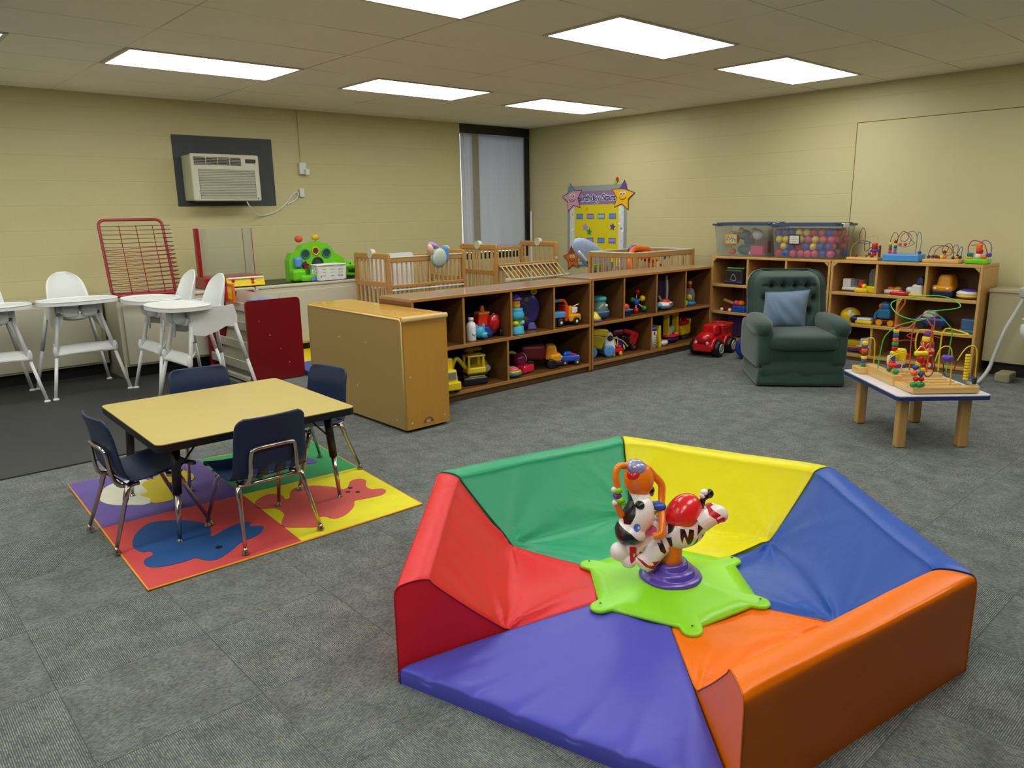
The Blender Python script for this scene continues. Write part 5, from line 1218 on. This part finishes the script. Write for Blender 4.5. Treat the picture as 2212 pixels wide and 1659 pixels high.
T('spinning_drum', 'big purple wheel-shaped rattle with yellow knob', 4.005, 4.33, Z1, -28, [
    ('rim', [('l', pu, [(.10, -.035), (.142, -.035), (.15, -.02), (.15, .02), (.142, .035), (.10, .035)], (0, 0, .165), 36, (90, 0, 0))]),
    ('window', [('l', plain('dark_teal_window', (30, 36, 50), .12, coat=.5), [(0, -.036), (.10, -.03), (.104, -.02), (.104, .02), (0, .03)], (0, 0, .165), 32, (90, 0, 0))]),
    ('inner_ring', [('o', plain('steel_blue', (60, 90, 120), .3), (0, -.036, .165), .045, .006, (90, 0, 0))]),
    ('picture', [('p', plain('dull_gold', (130, 115, 50), .5), starp(.028, .012, 6, 0, .04, .075), 0, .002, (0, -.034, .165), (90, 0, 0)), ('p', MATS['dull_gold'], starp(.028, .012, 6, 0, .03, -.075), 0, .002, (0, -.034, .165), (90, 0, 0))]),
    ('foot', [('b', pu, (.08, -.0, .03), (.09, .12, .06), .012, (0, 0, 0), 2, False, (.6, .6)), ('b', pu, (-.08, 0, .02), (.09, .12, .04), .012)]),
    ('knob', [('o', 'yellow', (.10, -.03, .30), .018, .010, (90, 0, 0)), ('c', 'yellow', (.10, -.02, .30), (.10, .0, .30), .012)])])
T('toy_block', 'small green and yellow toy beside the purple wheel', 3.91, 4.23, Z1, 0, [('body', [('b', 'lime', (0, 0, .02), (.035, .035, .04), .006), ('e', 'red', (-.01, 0, .05), .014)])])
vehicle('tow_truck', 'orange cab tow truck with light blue bed in the last cubby', (4.355, 4.24, Z1), -8, [
    ('cab', [('b', 'amber', (.10, 0, .095), (.10, .10, .12), .018, (0, 0, 0), 2, False, (.75, .85)), ('b', 'amber', (.12, 0, .06), (.12, .105, .06), .012)], [('window', [('b', 'white', (.115, -.047, .125), (.055, .006, .045), .004)])]),
    ('divider', [('b', plain('orange_red2', (235, 60, 25), .35), (.03, 0, .105), (.025, .10, .13), .006)]),
    ('bed', [('b', 'sky', (-.07, 0, .095), (.18, .11, .05), .01)]), ('chassis', [('b', 'navy', (-.01, 0, .05), (.27, .08, .04), .006)]),
    ('boom', [('t', 'orange', [(.07, 0, .15), (.04, 0, .20), (-.02, 0, .205)], .013), ('t', 'sky', [(-.02, 0, .205), (-.10, 0, .20)], .014)]),
    ('mirror', [('t', 'white', [(.12, -.03, .155), (.16, -.04, .168)], .004)])], .30, .10, .034, xs=(-.11, -.035, .125))
# bottom row, left unit
yp = plain('toy_yellow', (236, 208, 12), .3, coat=.3)
vehicle('dump_truck', 'yellow toy truck half hidden by the honey wood shelf', (3.125, 4.215, Z2), 80, [
    ('cab', [('b', yp, (-.10, 0, .12), (.10, .12, .11), .015, (0, 0, 0), 2, False, (.8, .9)), ('b', yp, (-.12, 0, .065), (.12, .13, .06), .01)], [('window', [('b', 'grey', (-.152, 0, .135), (.006, .08, .05), .003)])]),
    ('bed', [('b', yp, (.05, 0, .20), (.20, .14, .08), .01), ('b', 'black', (.03, 0, .06), (.24, .09, .04), .006)])], .30, .13, .04, 'black', 'white')
toy('toy_excavator', 'yellow toy excavator with open square cab on the bottom shelf', 'toy vehicle', (3.43, 4.25, Z2), -15, [
    ('cab', [('b', yp, (.02, 0, .105), (.15, .11, .05), .012)]+[('b', yp, (x, y, .165), (.018, .014, .09), .004) for x in (-.04, .075) for y in (-.045, .045)]+[('b', yp, (.018, 0, .213), (.145, .115, .016), .006)]),
    ('lower_body', [('b', 'black', (.02, 0, .078), (.165, .125, .016), .004), ('b', yp, (.02, 0, .055), (.14, .11, .045), .015)]),
    ('track', [('b', 'black', (.0, -.06, .03), (.20, .035, .06), .025, (0, 0, 0), 3)]), ('track', [('b', 'black', (.0, .06, .03), (.20, .035, .06), .025, (0, 0, 0), 3)]),
    ('arm', [('t', yp, [(-.05, 0, .12), (-.12, 0, .20), (-.16, .0, .12), (-.15, 0, .05)], .016)])])
toy('toy_mixer', 'second yellow toy truck with pale round nose, behind the excavator', 'toy vehicle', (3.58, 4.38, Z2), -10, [
    ('body', [('e', plain('dull_yellow', (205, 190, 30), .35), (0, 0, .09), (.10, .08, .07)), ('b', MATS['dull_yellow'], (-.04, .02, .15), (.05, .05, .13), .01), ('b', MATS['dull_yellow'], (-.02, .02, .225), (.15, .05, .03), .01)]), ('nose', [('e', 'cream', (.05, -.065, .08), (.04, .02, .03))]), ('wheel', [('l', 'black', [(0, -.02), (.035, -.02), (.035, .02), (0, .02)], (.03, -.05, .035), 16, (90, 0, 0))])])
T('toy_ring', 'yellow and brown ring standing between the yellow trucks', 3.27, 4.38, Z2, 60, [('ring', [('o', 'amber', (0, 0, .11), .085, .02, (90, 0, 0))])])
T('ring_toy', 'olive yellow oval ring toy at the left of the lower right cubby', 3.90, 4.33, Z2, -15, [('ring', [('o', plain('olive', (165, 160, 40), .35), (0, 0, .10), .06, .014, (75, 0, 0))]), ('clasp', [('e', 'lime', (.04, -.03, .05), (.03, .02, .014))]), ('base', [('b', 'olive', (0, .02, .02), (.10, .06, .04), .01)])])
T('humming_toy', 'colourful metal humming top on the bottom shelf', 3.80, 4.215, Z2, 0, [('body', [('l', plain('top_teal', (70, 140, 150), .2, coat=.5), [(0, 0), (.05, .005), (.085, .03), (.06, .05), (.045, .058)], (0, 0, 0), 30)]), ('pink_band', [('l', plain('top_pink', (220, 110, 130), .2, var=.3, scale=70), [(.062, .049), (.045, .066), (.02, .078), (0, .08)], (0, 0, 0), 28)]), ('yellow_band', [('l', 'yellow', [(.073, .042), (.06, .052), (.058, .049)], (0, 0, 0), 28)])])
T('toy_phone', 'pinkish red toy with clear purple dome on the bottom shelf', 3.96, 4.27, Z2, 12, [('base', [('b', plain('pink_red', (220, 25, 65), .25, coat=.4), (0, -.02, .035), (.14, .10, .06), .015, (0, 0, 0), 3)]), ('dome', [('e', plain('magenta_dome', (130, 30, 80), .15), (-.01, .02, .10), (.06, .05, .06))]), ('grey_dome', [('e', 'silver', (.04, .04, .10), (.04, .05, .05))])])
vehicle('toy_truck', 'red truck with orange cab on the bottom shelf', (4.18, 4.30, Z2), -35, [
    ('cab', [('b', 'amber', (.09, 0, .13), (.11, .12, .12), .02, (0, 0, 0), 2, False, (.7, .9)), ('b', 'amber', (.12, 0, .085), (.10, .13, .07), .02)], [('headlight', [('e', 'white', (.17, -.035, .09), .012)]), ('headlight', [('e', 'white', (.17, .035, .09), .012)])]),
    ('bumper', [('b', 'navy', (.125, 0, .045), (.10, .13, .035), .01)]), ('body', [('b', 'maroon', (-.06, 0, .135), (.20, .13, .13), .03, (0, 0, 0), 3)])], .28, .12, .04, 'black', 'black')
vehicle('toy_car', 'small bright blue car with red top at the right end of the bottom shelf', (4.44, 4.22, Z2), -25, [
    ('body', [('b', plain('toy_blue', (25, 85, 200), .25, coat=.4), (0, 0, .055), (.17, .09, .055), .02, (0, 0, 0), 3), ('b', MATS['toy_blue'], (-.02, 0, .095), (.09, .08, .04), .015, (0, 0, 0), 2, False, (.7, .8))]), ('red_top', [('b', 'red', (.03, 0, .088), (.06, .06, .012), .005, (0, 12, 0))])], .17, .09, .026, 'dark', 'cream', .018)
# top row, right unit
T('toy_hat', 'yellow toy hat on a purple plate, left of the fishbowl toy', 4.72, 4.20, Z1, 0, [('brim', [('l', 'purple', [(0, 0), (.07, 0), (.075, .012), (.06, .02), (0, .022)], (0, 0, 0), 26)]), ('crown', [('l', yp, [(.065, .018), (.055, .035), (.03, .07), (.02, .08), (0, .082)], (0, 0, 0), 22)])])
T('fishbowl_toy', 'clear fishbowl rattle with light blue lid', 4.86, 4.27, Z1, 0, [('bowl', [('l', plain('grey_green_glass', (105, 125, 120), .12, var=.3, scale=25, coat=.6), [(.05, .02), (.085, .05), (.08, .10), (.06, .15), (.055, .16)], (0, 0, 0), 30)]), ('base', [('l', plain('slate_blue', (60, 75, 120), .3), [(0, 0), (.06, .0), (.09, .03), (.092, .06), (.084, .07), (0, .07)], (0, 0, 0), 30)]), ('white_wave', [('o', 'sky', (0, 0, .066), .088, .006)]), ('lid', [('l', plain('turquoise', (70, 185, 205), .3), [(.06, .155), (.068, .165), (.066, .185), (.05, .195), (0, .198)], (0, 0, 0), 28)]), ('highlight_figure', [('e', 'white', (.01, -.078, .12), (.018, .006, .012))])])
T('toy_plane', 'blue toy boat plane with red cockpit, left of the ball cluster', 5.14, 4.24, Z1, -12, [('hull', [('b', 'navy', (0, 0, .025), (.15, .08, .05), .015), ('b', 'sky', (.04, 0, .052), (.10, .085, .012), .005)]), ('cockpit', [('e', plain('coral_red', (225, 70, 35), .3), (.02, 0, .075), (.05, .04, .035))])])
T('toy_parrot', 'bright red toy bird at the left wall of the ball cluster cubby', 5.135, 4.31, Z1, 0, [('body', [('e', plain('parrot_red', (225, 25, 35), .25, coat=.4), (0, 0, .10), (.045, .05, .10))]), ('head', [('e', 'parrot_red', (-.01, 0, .21), (.035, .035, .035)), ('e', 'sky', (.04, -.02, .17), (.018, .018, .025))])])
Lb = [('red', (.05, 0, .19), .024), ('yellow', (.085, -.03, .13), .028), ('green', (-.02, 0, .125), .024), ('green', (.105, -.04, .04), .024), ('red', (.0, -.03, .03), .024), ('blue', (.03, 0, .10), .036)]
T('ball_cluster', 'cluster toy of coloured balls on rods', 5.33, 4.27, Z1, 0, [('hub', [('e', 'blue', (.03, 0, .10), .034)])]+[('rod', [('c', 'white', (.03, 0, .10), p, .005)]) for c, p, r_ in Lb[:5]]+[('ball', [('e', c, p, r_)]) for c, p, r_ in Lb[:5]])
T('toy_dome', 'small yellow dome toy left of the white toy boat', 5.56, 4.24, Z1, 0, [('dome', [('e', yp, (0, 0, .02), (.055, .05, .045), (0, 0, 0), 22, 12, 1, lambda q: Vector((q.x, q.y, max(q.z, -.02))))])])
T('toy_boat', 'white and blue toy boat with red roof', 5.72, 4.215, Z1, 6, [('hull', [('e', white_pl, (0, 0, .05), (.11, .06, .032))]), ('blue_bottom', [('e', 'sky', (0, 0, .035), (.10, .055, .032))]), ('roof', [('e', plain('rust_red', (205, 65, 40), .3), (0, 0, .075), (.06, .045, .025))])]+[('porthole', [('e', 'navy', (x, -.056, .055), (.010, .006, .012))]) for x in (-.005, .025, .055)]+[('bow', [('e', 'cyan', (-.10, 0, .05), (.03, .03, .02))])])
T('toy_backpack', 'dark purple and white toy pack standing behind the toy boat', 5.80, 4.37, Z1, 0, [('body', [('b', plain('dusk_purple', (62, 50, 82), .5, var=.3), (0, 0, .16), (.18, .10, .30), .03, (0, -3, 0), 3)]), ('white_strap', [('t', 'white', [(.085, -.04, .02), (.10, -.045, .16), (.085, -.04, .30)], .014), ('t', 'silver', [(-.05, -.06, .12), (-.02, -.07, .06), (.0, -.06, .02)], .012)]), ('handle', [('t', 'grey', [(-.06, -.02, .30), (-.08, -.03, .345), (-.05, -.03, .33)], .012)])])
T('popper_toy', 'clear domed popper toy with yellow knob and blue base', 6.155, 4.25, Z1, 0, [('base', [('l', plain('base_blue', (45, 105, 165), .3), [(0, 0), (.062, 0), (.066, .02), (.055, .04), (0, .042)], (0, 0, 0), 26)]), ('dome', [('l', binm, [(.05, .04), (.052, .11), (.04, .15), (.02, .165)], (0, 0, 0), 24)]), ('balls', [('e', 'yellow', (0, 0, .07), (.028, .028, .035)), ('e', 'sky', (.02, .02, .06), .015)]), ('handle', [('c', plain('rose_red', (190, 50, 70), .4), (0, 0, .16), (0, 0, .20), .016)], [('knob', [('b', yp, (0, 0, .215), (.035, .035, .035), .01)])])])
T('toy_lizard', 'green and yellow small toy beside the popper toy', 6.03, 4.21, Z1, 10, [('body', [('e', 'lime', (0, 0, .02), (.05, .02, .016)), ('e', 'yellow', (-.03, .01, .035), (.03, .02, .015)), ('e', 'lime', (.03, .0, .04), (.02, .015, .015))])])
# bottom row, right unit
vehicle('dump_truck', 'yellow and white dump truck with solid blue wheels', (4.86, 4.28, Z2), -25, [
    ('bed', [('b', yp, (-.06, 0, .23), (.26, .16, .06), .01, (0, 8, 0)), ('b', plain('olive_yellow', (190, 175, 20), .35), (-.05, 0, .15), (.18, .14, .12), .02, (0, 20, 0))]),
    ('cab', [('b', white_pl, (.09, 0, .13), (.11, .13, .17), .025, (0, -8, 0), 3, False, (.7, .95))], [('window', [('e', 'dark', (.09, -.066, .165), (.028, .006, .026))])])], .26, .12, .052, 'sky', 'sky', .035)
vehicle('toy_wagon', 'small red wagon with curled yellow wires', (5.00, 4.21, Z2), -8, [('body', [('b', 'red', (0, 0, .045), (.14, .08, .035), .01), ('e', 'red', (.05, 0, .07), (.02, .03, .02))]), ('wire_handle', [('t', 'yellow', [(-.05, -.02, .06), (-.04, -.02, .14), (-.02, -.02, .16), (.0, -.02, .09)], .005), ('t', 'cream', [(-.02, 0, .06), (.0, 0, .15), (.04, 0, .15), (.03, 0, .07)], .004)])], .13, .08, .018, 'amber', 'amber', .014)
T('toy_disc', 'purple disc toy with yellow star leaning beside the wagon', 5.13, 4.25, Z2, 0, [('disc', [('l', 'purple', [(0, -.012), (.055, -.012), (.06, 0), (.055, .012), (0, .012)], (0, 0, .06), 26, (65, 0, 20))]), ('star', [('p', yp, starp(.03, .014, 5, 90), 0, .003, (.015, -.03, .055), (75, 0, 20))]), ('white_rim', [('t', 'white', [(-.06, .02, .14), (.02, .0, .11), (.08, -.02, .05)], .006)])])
vehicle('toy_tractor', 'red and black toy tractor leaning in the lower cubby', (5.26, 4.30, Z2), -20, [('body', [('b', 'black', (0, 0, .08), (.16, .10, .10), .02, (0, 20, 0)), ('b', 'red', (.06, 0, .11), (.09, .11, .13), .025, (0, 25, 0), 3), ('b', 'maroon', (-.08, .02, .17), (.12, .09, .06), .02)]), ('red_hood', [('b', 'red', (.02, 0, .17), (.12, .09, .035), .012, (0, 15, 0))])], .18, .10, .035, 'black', 'red')
toy('shape_can', 'blue and white striped toy can on the lower right shelf', 'toy', (5.50, 4.19, Z2), 0, [('body', [('l', white_pl, [(0, 0), (.045, 0), (.045, .17), (0, .17)], (0, 0, 0), 26)]), ('lid', [('l', 'blue', [(.047, .165), (.047, .19), (.035, .197), (0, .197)], (0, 0, 0), 26)]), ('print', [('b', 'grey', (.008, -.044, .04+.022*i), (.05, .004, .006)) for i in range(5)]+[('e', 'red', (-.012, -.042, .145), (.014, .006, .014))])])
toy('picture_book', 'thin yellow board book standing beside the striped can', 'book', (5.585, 4.20, Z2), 0, [('cover', [('b', yp, (0, 0, .10), (.025, .09, .20), .003, (0, -3, 0))]), ('spots', [('e', 'red', (.012, -.048, .06), .006), ('e', 'red', (.004, -.048, .13), .006)])])
T('toy_plate', 'white toy plate lying beside the yellow board book', 5.68, 4.22, Z2, 0, [('plate', [('l', white_pl, [(0, 0), (.05, 0), (.07, .03), (.06, .045), (0, .04)], (0, 0, 0), 24)])])
toy('toy_boat', 'large toy boat with yellow frame, pink deck and purple hull', 'toy', (5.88, 4.26, Z2), 5, [('hull', [('e', plain('boat_purple', (50, 25, 70), .3), (0, 0, .035), (.11, .07, .035)), ('e', plain('boat_pink', (215, 35, 75), .3), (0, 0, .065), (.115, .072, .018))]), ('frame', [('b', yp, (-.075, 0, .17), (.02, .06, .20), .006), ('b', yp, (.085, 0, .17), (.03, .06, .20), .006), ('b', yp, (0, 0, .275), (.23, .06, .022), .008)]), ('cabin', [('e', 'silver', (-.035, -.01, .11), (.035, .03, .045)), ('e', 'mint', (.02, 0, .12), (.03, .03, .04))]), ('fish', [('e', 'orange', (.03, -.05, .085), (.035, .02, .018))])])
toy('shape_case', 'yellow carry case with red top and handle in the lower right corner', 'toy', (6.12, 4.29, Z2), 10, [('body', [('b', yp, (0, 0, .09), (.18, .10, .10), .03, (0, 0, 0), 3, False, (1.1, 1)), ('b', yp, (.085, 0, .14), (.02, .08, .10), .006, (0, 15, 0))]), ('lid', [('b', 'red', (-.01, 0, .16), (.15, .09, .05), .02, (0, 0, 0), 3)]), ('handle', [('t', 'maroon', [(-.07, 0, .17), (-.04, 0, .225), (.04, 0, .225), (.06, 0, .18)], .012)]), ('foot', [('b', 'dark', (0, 0, .02), (.12, .08, .04), .01)])])

# ------------------------------------------------------------------ toys on the maple shelves (facing left, -x)
def Rr(nm, lab, y, z, L, x=6.66, a=0, cat='toy'): return toy(nm, lab, cat, (x, y, z), -90+a, L)
ZA, ZB_, ZD = .585, .318, .055
Rr('zip_bag', 'dark clear toy bag with lime zip on the top maple shelf', 4.04, ZA, [('bag', [('b', plain('smoky_vinyl', (52, 50, 54), .2, var=.3, coat=.5), (0, 0, .075), (.19, .16, .15), .02, (0, 0, 0), 3)]), ('base', [('b', 'navy', (0, 0, .015), (.20, .17, .03), .008)]), ('zip', [('b', 'lime', (0, -.04, .155), (.19, .012, .012), .004)]), ('print', [('t', plain('print_white', (170, 160, 165), .5), [(-.03, -.083, .04), (-.005, -.083, .10), (.03, -.083, .045), (-.03, -.083, .04)], .003)])])
Rr('toy_hammer', 'wooden toy hammer leaning on the middle maple shelf', 4.09, ZB_, [('handle', [('c', pine, (-.09, 0, .10), (.06, 0, .06), .016)]), ('head', [('c', plain('hot_pink', (215, 40, 90), .3), (.07, -.035, .06), (.07, .035, .06), .035)])])
Rr('toy_trolley', 'small red toy trolley with white wheels under the hammer', 4.10, ZB_, [('body', [('b', 'maroon', (0, 0, .03), (.14, .06, .025), .006)])]+[('wheel', [('l', 'white', [(0, -.008), (.016, -.008), (.016, .008), (0, .008)], (x, -.035, .016), 14, (90, 0, 0))]) for x in (-.045, .045)], x=6.60)
Rr('toy_box', 'blue toy box with orange ball beside the armchair back', 3.955, ZB_, [('box', [('b', 'blue', (0, 0, .03), (.13, .10, .06), .008)]), ('ball', [('e', 'orange', (.0, .0, .085), (.035, .035, .03)), ('e', 'pink', (-.05, 0, .085), .028)])], x=6.60)
Rr('dark_toy', 'black toy above the armchair on the top maple shelf', 3.62, ZA, [('body', [('e', 'black', (0, 0, .07), (.09, .07, .07)), ('e', 'dark', (.06, 0, .10), (.05, .05, .06))])], x=6.72)
Rr('purple_box', 'dark purple toy box behind the red toy truck', 4.03, .055, [('body', [('b', plain('dark_violet', (60, 45, 95), .5), (0, 0, .13), (.20, .14, .26), .015)])], x=6.72)
Rr('toy_train', 'white toy train with clear blocks on the top maple shelf', 2.90, ZA, [('base', [('b', white_pl, (0, 0, .025), (.17, .09, .03), .01), ('b', 'dark', (0, 0, .006), (.16, .08, .012))]), ('engine', [('b', white_pl, (-.045, 0, .075), (.07, .075, .07), .006)]), ('clear_block', [('b', binm, (.02, 0, .075), (.05, .07, .065), .004)]), ('clear_block', [('b', binm, (.075, .01, .07), (.045, .07, .065), .004)])])
Rr('ball_popper', 'yellow push toy with red ball on the top maple shelf', 2.80, ZA, [('base', [('b', yp, (0, 0, .02), (.12, .09, .04), .015, (0, 0, 0), 3)]), ('red_ball', [('e', 'red', (-.01, 0, .06), .032)]), ('yellow_ball', [('e', yp, (.02, -.02, .055), .022)])], x=6.62)
Rr('popper_toy', 'clear cylinder toy on a yellow base beside the shelf divider', 2.715, ZA, [('base', [('b', yp, (0, 0, .03), (.10, .10, .06), .012)]), ('dome', [('l', binm, [(.045, .06), (.045, .16), (.03, .20), (0, .205)], (0, 0, 0), 22)]), ('green_disc', [('e', plain('sage', (110, 130, 70), .4), (0, 0, .07), (.04, .04, .02))])], x=6.64)
Rr('toy_tray', 'white toy tray with orange and yellow pieces on the top maple shelf', 2.56, ZA, [('tray', [('b', white_pl, (0, 0, .02), (.13, .09, .035), .012)]), ('piece', [('e', 'orange', (-.02, 0, .045), (.03, .025, .015))]), ('piece', [('e', 'amber', (.035, 0, .045), (.03, .025, .018))])], x=6.66)
Rr('toy_plane', 'flat red toy lying on the front of the top maple shelf', 2.485, ZA, [('body', [('b', plain('flat_red', (205, 15, 30), .25, coat=.3), (0, 0, .018), (.13, .06, .03), .012, (0, 0, 0), 3)])], x=6.575)
Rr('toy_house', 'white and navy pointed toy house against the shelf divider', 2.36, ZA, [('body', [('b', white_pl, (0, 0, .05), (.10, .09, .09), .02, (0, 0, 0), 2, False, (.8, .9)), ('b', 'yellow', (0, -.01, .01), (.11, .09, .02), .006)]), ('roof', [('b', plain('roof_navy', (45, 55, 105), .35), (.02, 0, .125), (.065, .08, .07), .015, (0, 0, 0), 2, False, (.5, .8))]), ('slope', [('b', white_pl, (-.06, 0, .045), (.06, .06, .05), .02)])], x=6.64)
toy('toy_car', 'orange yellow toy van with navy base in the last top maple cubby', 'toy vehicle', (6.70, 2.165, ZA), -90, [('body', [('b', 'amber', (0, 0, .12), (.13, .18, .12), .03, (0, 0, 0), 3, False, (.75, .8)), ('b', 'amber', (0, -.06, .075), (.15, .12, .05), .02, (0, 0, 0), 3)]), ('base', [('b', 'navy', (0, 0, .035), (.155, .22, .05), .012)]), ('headlight', [('e', 'white', (-.045, -.125, .075), (.012, .008, .01))]), ('headlight', [('e', 'white', (.045, -.125, .075), (.012, .008, .01))])])
Rr('toy_boat', 'white, purple and yellow oval toy at the right end of the top maple shelf', 1.985, ZA, [('body', [('e', yp, (0, 0, .025), (.085, .07, .022)), ('e', white_pl, (0, 0, .045), (.085, .07, .03))]), ('deck', [('e', 'purple', (.01, -.01, .068), (.06, .05, .014))])], x=6.63)
Rr('toy_helmet', 'yellow and navy striped toy helmet on the middle maple shelf', 2.895, ZB_, [('shell', [('e', yp, (-.01, 0, .05), (.085, .08, .075)), ('e', 'navy', (.05, -.03, .035), (.06, .05, .035)), ('b', 'white', (.015, -.05, .08), (.035, .06, .06), .015)])], x=6.66)
Rr('toy_tray', 'yellow tray with white lid on the middle maple shelf', 2.755, ZB_, [('tray', [('b', yp, (0, 0, .015), (.14, .08, .03), .01)]), ('lid', [('b', white_pl, (0, 0, .04), (.12, .07, .025), .01)])], x=6.61)
el = plain('elephant_blue', (50, 125, 180), .35, coat=.3)
toy('pull_toy', 'blue elephant-like pull toy with yellow wheels on red base', 'toy', (6.62, 2.60, ZB_), -90, [('body', [('b', el, (0, 0, .10), (.11, .05, .09), .02, (0, 0, 0), 3), ('e', el, (.0, 0, .165), (.045, .025, .04)), ('t', el, [(-.04, 0, .13), (-.07, 0, .09), (-.075, 0, .05)], .014)]), ('base', [('b', 'maroon', (.01, 0, .035), (.17, .055, .025), .006)]), ('wheel', [('c', 'amber', (-.025, -.045, .026), (-.025, -.03, .026), .026)]), ('wheel', [('c', 'amber', (.07, -.045, .026), (.07, -.03, .026), .026)]), ('orange_ear', [('e', 'orange', (-.03, -.025, .165), (.012, .006, .02))])])
toy('toy_car', 'white and blue toy car behind the green wire loop', 'toy vehicle', (6.66, 2.24, ZB_), -90, [('body', [('b', plain('car_blue', (35, 60, 150), .3, coat=.3), (0, 0, .07), (.24, .10, .08), .03, (0, 0, 0), 3)]), ('cabin', [('b', white_pl, (-.01, 0, .125), (.12, .09, .06), .02, (0, 0, 0), 2, False, (.7, .8))]), ('wheel', [('c', 'dark', (-.07, -.055, .035), (-.07, -.04, .035), .032)]), ('wheel', [('c', 'dark', (.07, -.055, .035), (.07, -.04, .035), .032)])])
Rr('toy_box', 'small blue toy box at the right end of the middle maple shelf', 1.95, ZB_, [('box', [('b', plain('dusty_blue', (60, 105, 150), .4), (0, 0, .07), (.10, .07, .09), .01), ('b', 'dusty_blue', (0, 0, .015), (.12, .08, .03), .01)])], x=6.62)
toy('toy_truck', 'yellow toy truck on the bottom maple shelf behind the armchair arm', 'toy vehicle', (6.64, 2.83, ZD), -90, [('bed', [('b', yp, (0, 0, .085), (.14, .08, .05), .012), ('b', 'amber', (0, 0, .05), (.14, .07, .02), .004)]), ('base', [('b', 'purple', (0, 0, .025), (.15, .07, .03), .006)])])
toy('toy_house', 'white toy house on a red wagon on the bottom maple shelf', 'toy', (6.60, 2.725, ZD), -90, [('house', [('b', white_pl, (0, 0, .105), (.08, .07, .07), .012)], [('window', [('b', 'grey', (0, -.036, .11), (.028, .003, .028))])]), ('tray', [('b', 'cream', (-.01, 0, .068), (.12, .08, .012), .003)]), ('wagon', [('b', plain('wagon_red', (210, 50, 25), .35), (.01, 0, .035), (.10, .07, .05), .006)])])
# big red truck and ride-on on the floor
ft = thing('toy_truck', 'big red plastic toy truck with black tyres on the carpet', 'toy vehicle', (5.99, 3.86, 0), -172)
rb_ = plain('truck_red', (196, 14, 26), .25, var=.04, coat=.5)
mk('body', B(rb_).box((0, 0, .13), (.40, .17, .10), .03, seg=3).box((-.13, 0, .21), (.20, .17, .10), .02, taper=(1.1, 1.05)).ell((.15, 0, .165), (.09, .085, .06)).box((.05, 0, .235), (.10, .16, .10), .03, seg=3, taper=(.8, .85)), ft)
mk('bed_rim', B(rb_).tube([(x-.13, y, .262) for x, y in rrect(.22, .18, .03)], .010, 8, closed=True), ft)
mk('bumper', B(rb_).box((.21, 0, .085), (.04, .18, .07), .018, seg=3), ft)
for s in (-1, 1): mk('headlight', B('silver').ell((.236, s*.055, .135), (.006, .014, .014)), ft)
for x in (-.14, .12):
    for s in (-1, 1):
        mk('fender', B(rb_).torus((x, s*.085, .075), .085, .018, rot=(90, 0, 0), a0=0, a1=180, n=14), ft)
        nm, pr = wheel(.075, .07, 'black', 'silver', (x, s*.105, .075))[:2]; wo = mk('wheel', prims(B(), pr), ft)
        hb = B('silver').torus((x, s*.142, .075), .038, .006, rot=(90, 0, 0))
        for k2 in range(5): hb.box((x+.02*math.cos(R(72*k2)), s*.141, .075+.02*math.sin(R(72*k2))), (.036, .008, .010), rot=(0, -72*k2, 0))
        hb.cyl((x, s*.135, .075), (x, s*.146, .075), .010); mk('hub', hb, wo)
toy('ride_on_toy', 'red and blue ride-on toy mostly hidden by the armchair', 'ride-on toy', (6.08, 3.44, 0), -60, [('body', [('b', plain('ride_red', (190, 30, 40), .3), (0, 0, .22), (.30, .14, .12), .02), ('b', 'pink', (0, 0, .29), (.28, .14, .02), .006)]), ('yellow_knob', [('e', yp, (-.05, 0, .32), .03)]), ('wheel', [('o', plain('wheel_blue', (30, 50, 140), .4), (-.10, -.09, .105), .075, .03, (90, 0, 0))]), ('wheel', [('o', 'wheel_blue', (.13, -.09, .105), .075, .03, (90, 0, 0))]), ('crescent', [('t', 'amber', [(-.14, -.12, .08), (-.10, -.12, .065), (-.06, -.12, .08)], .006)])])
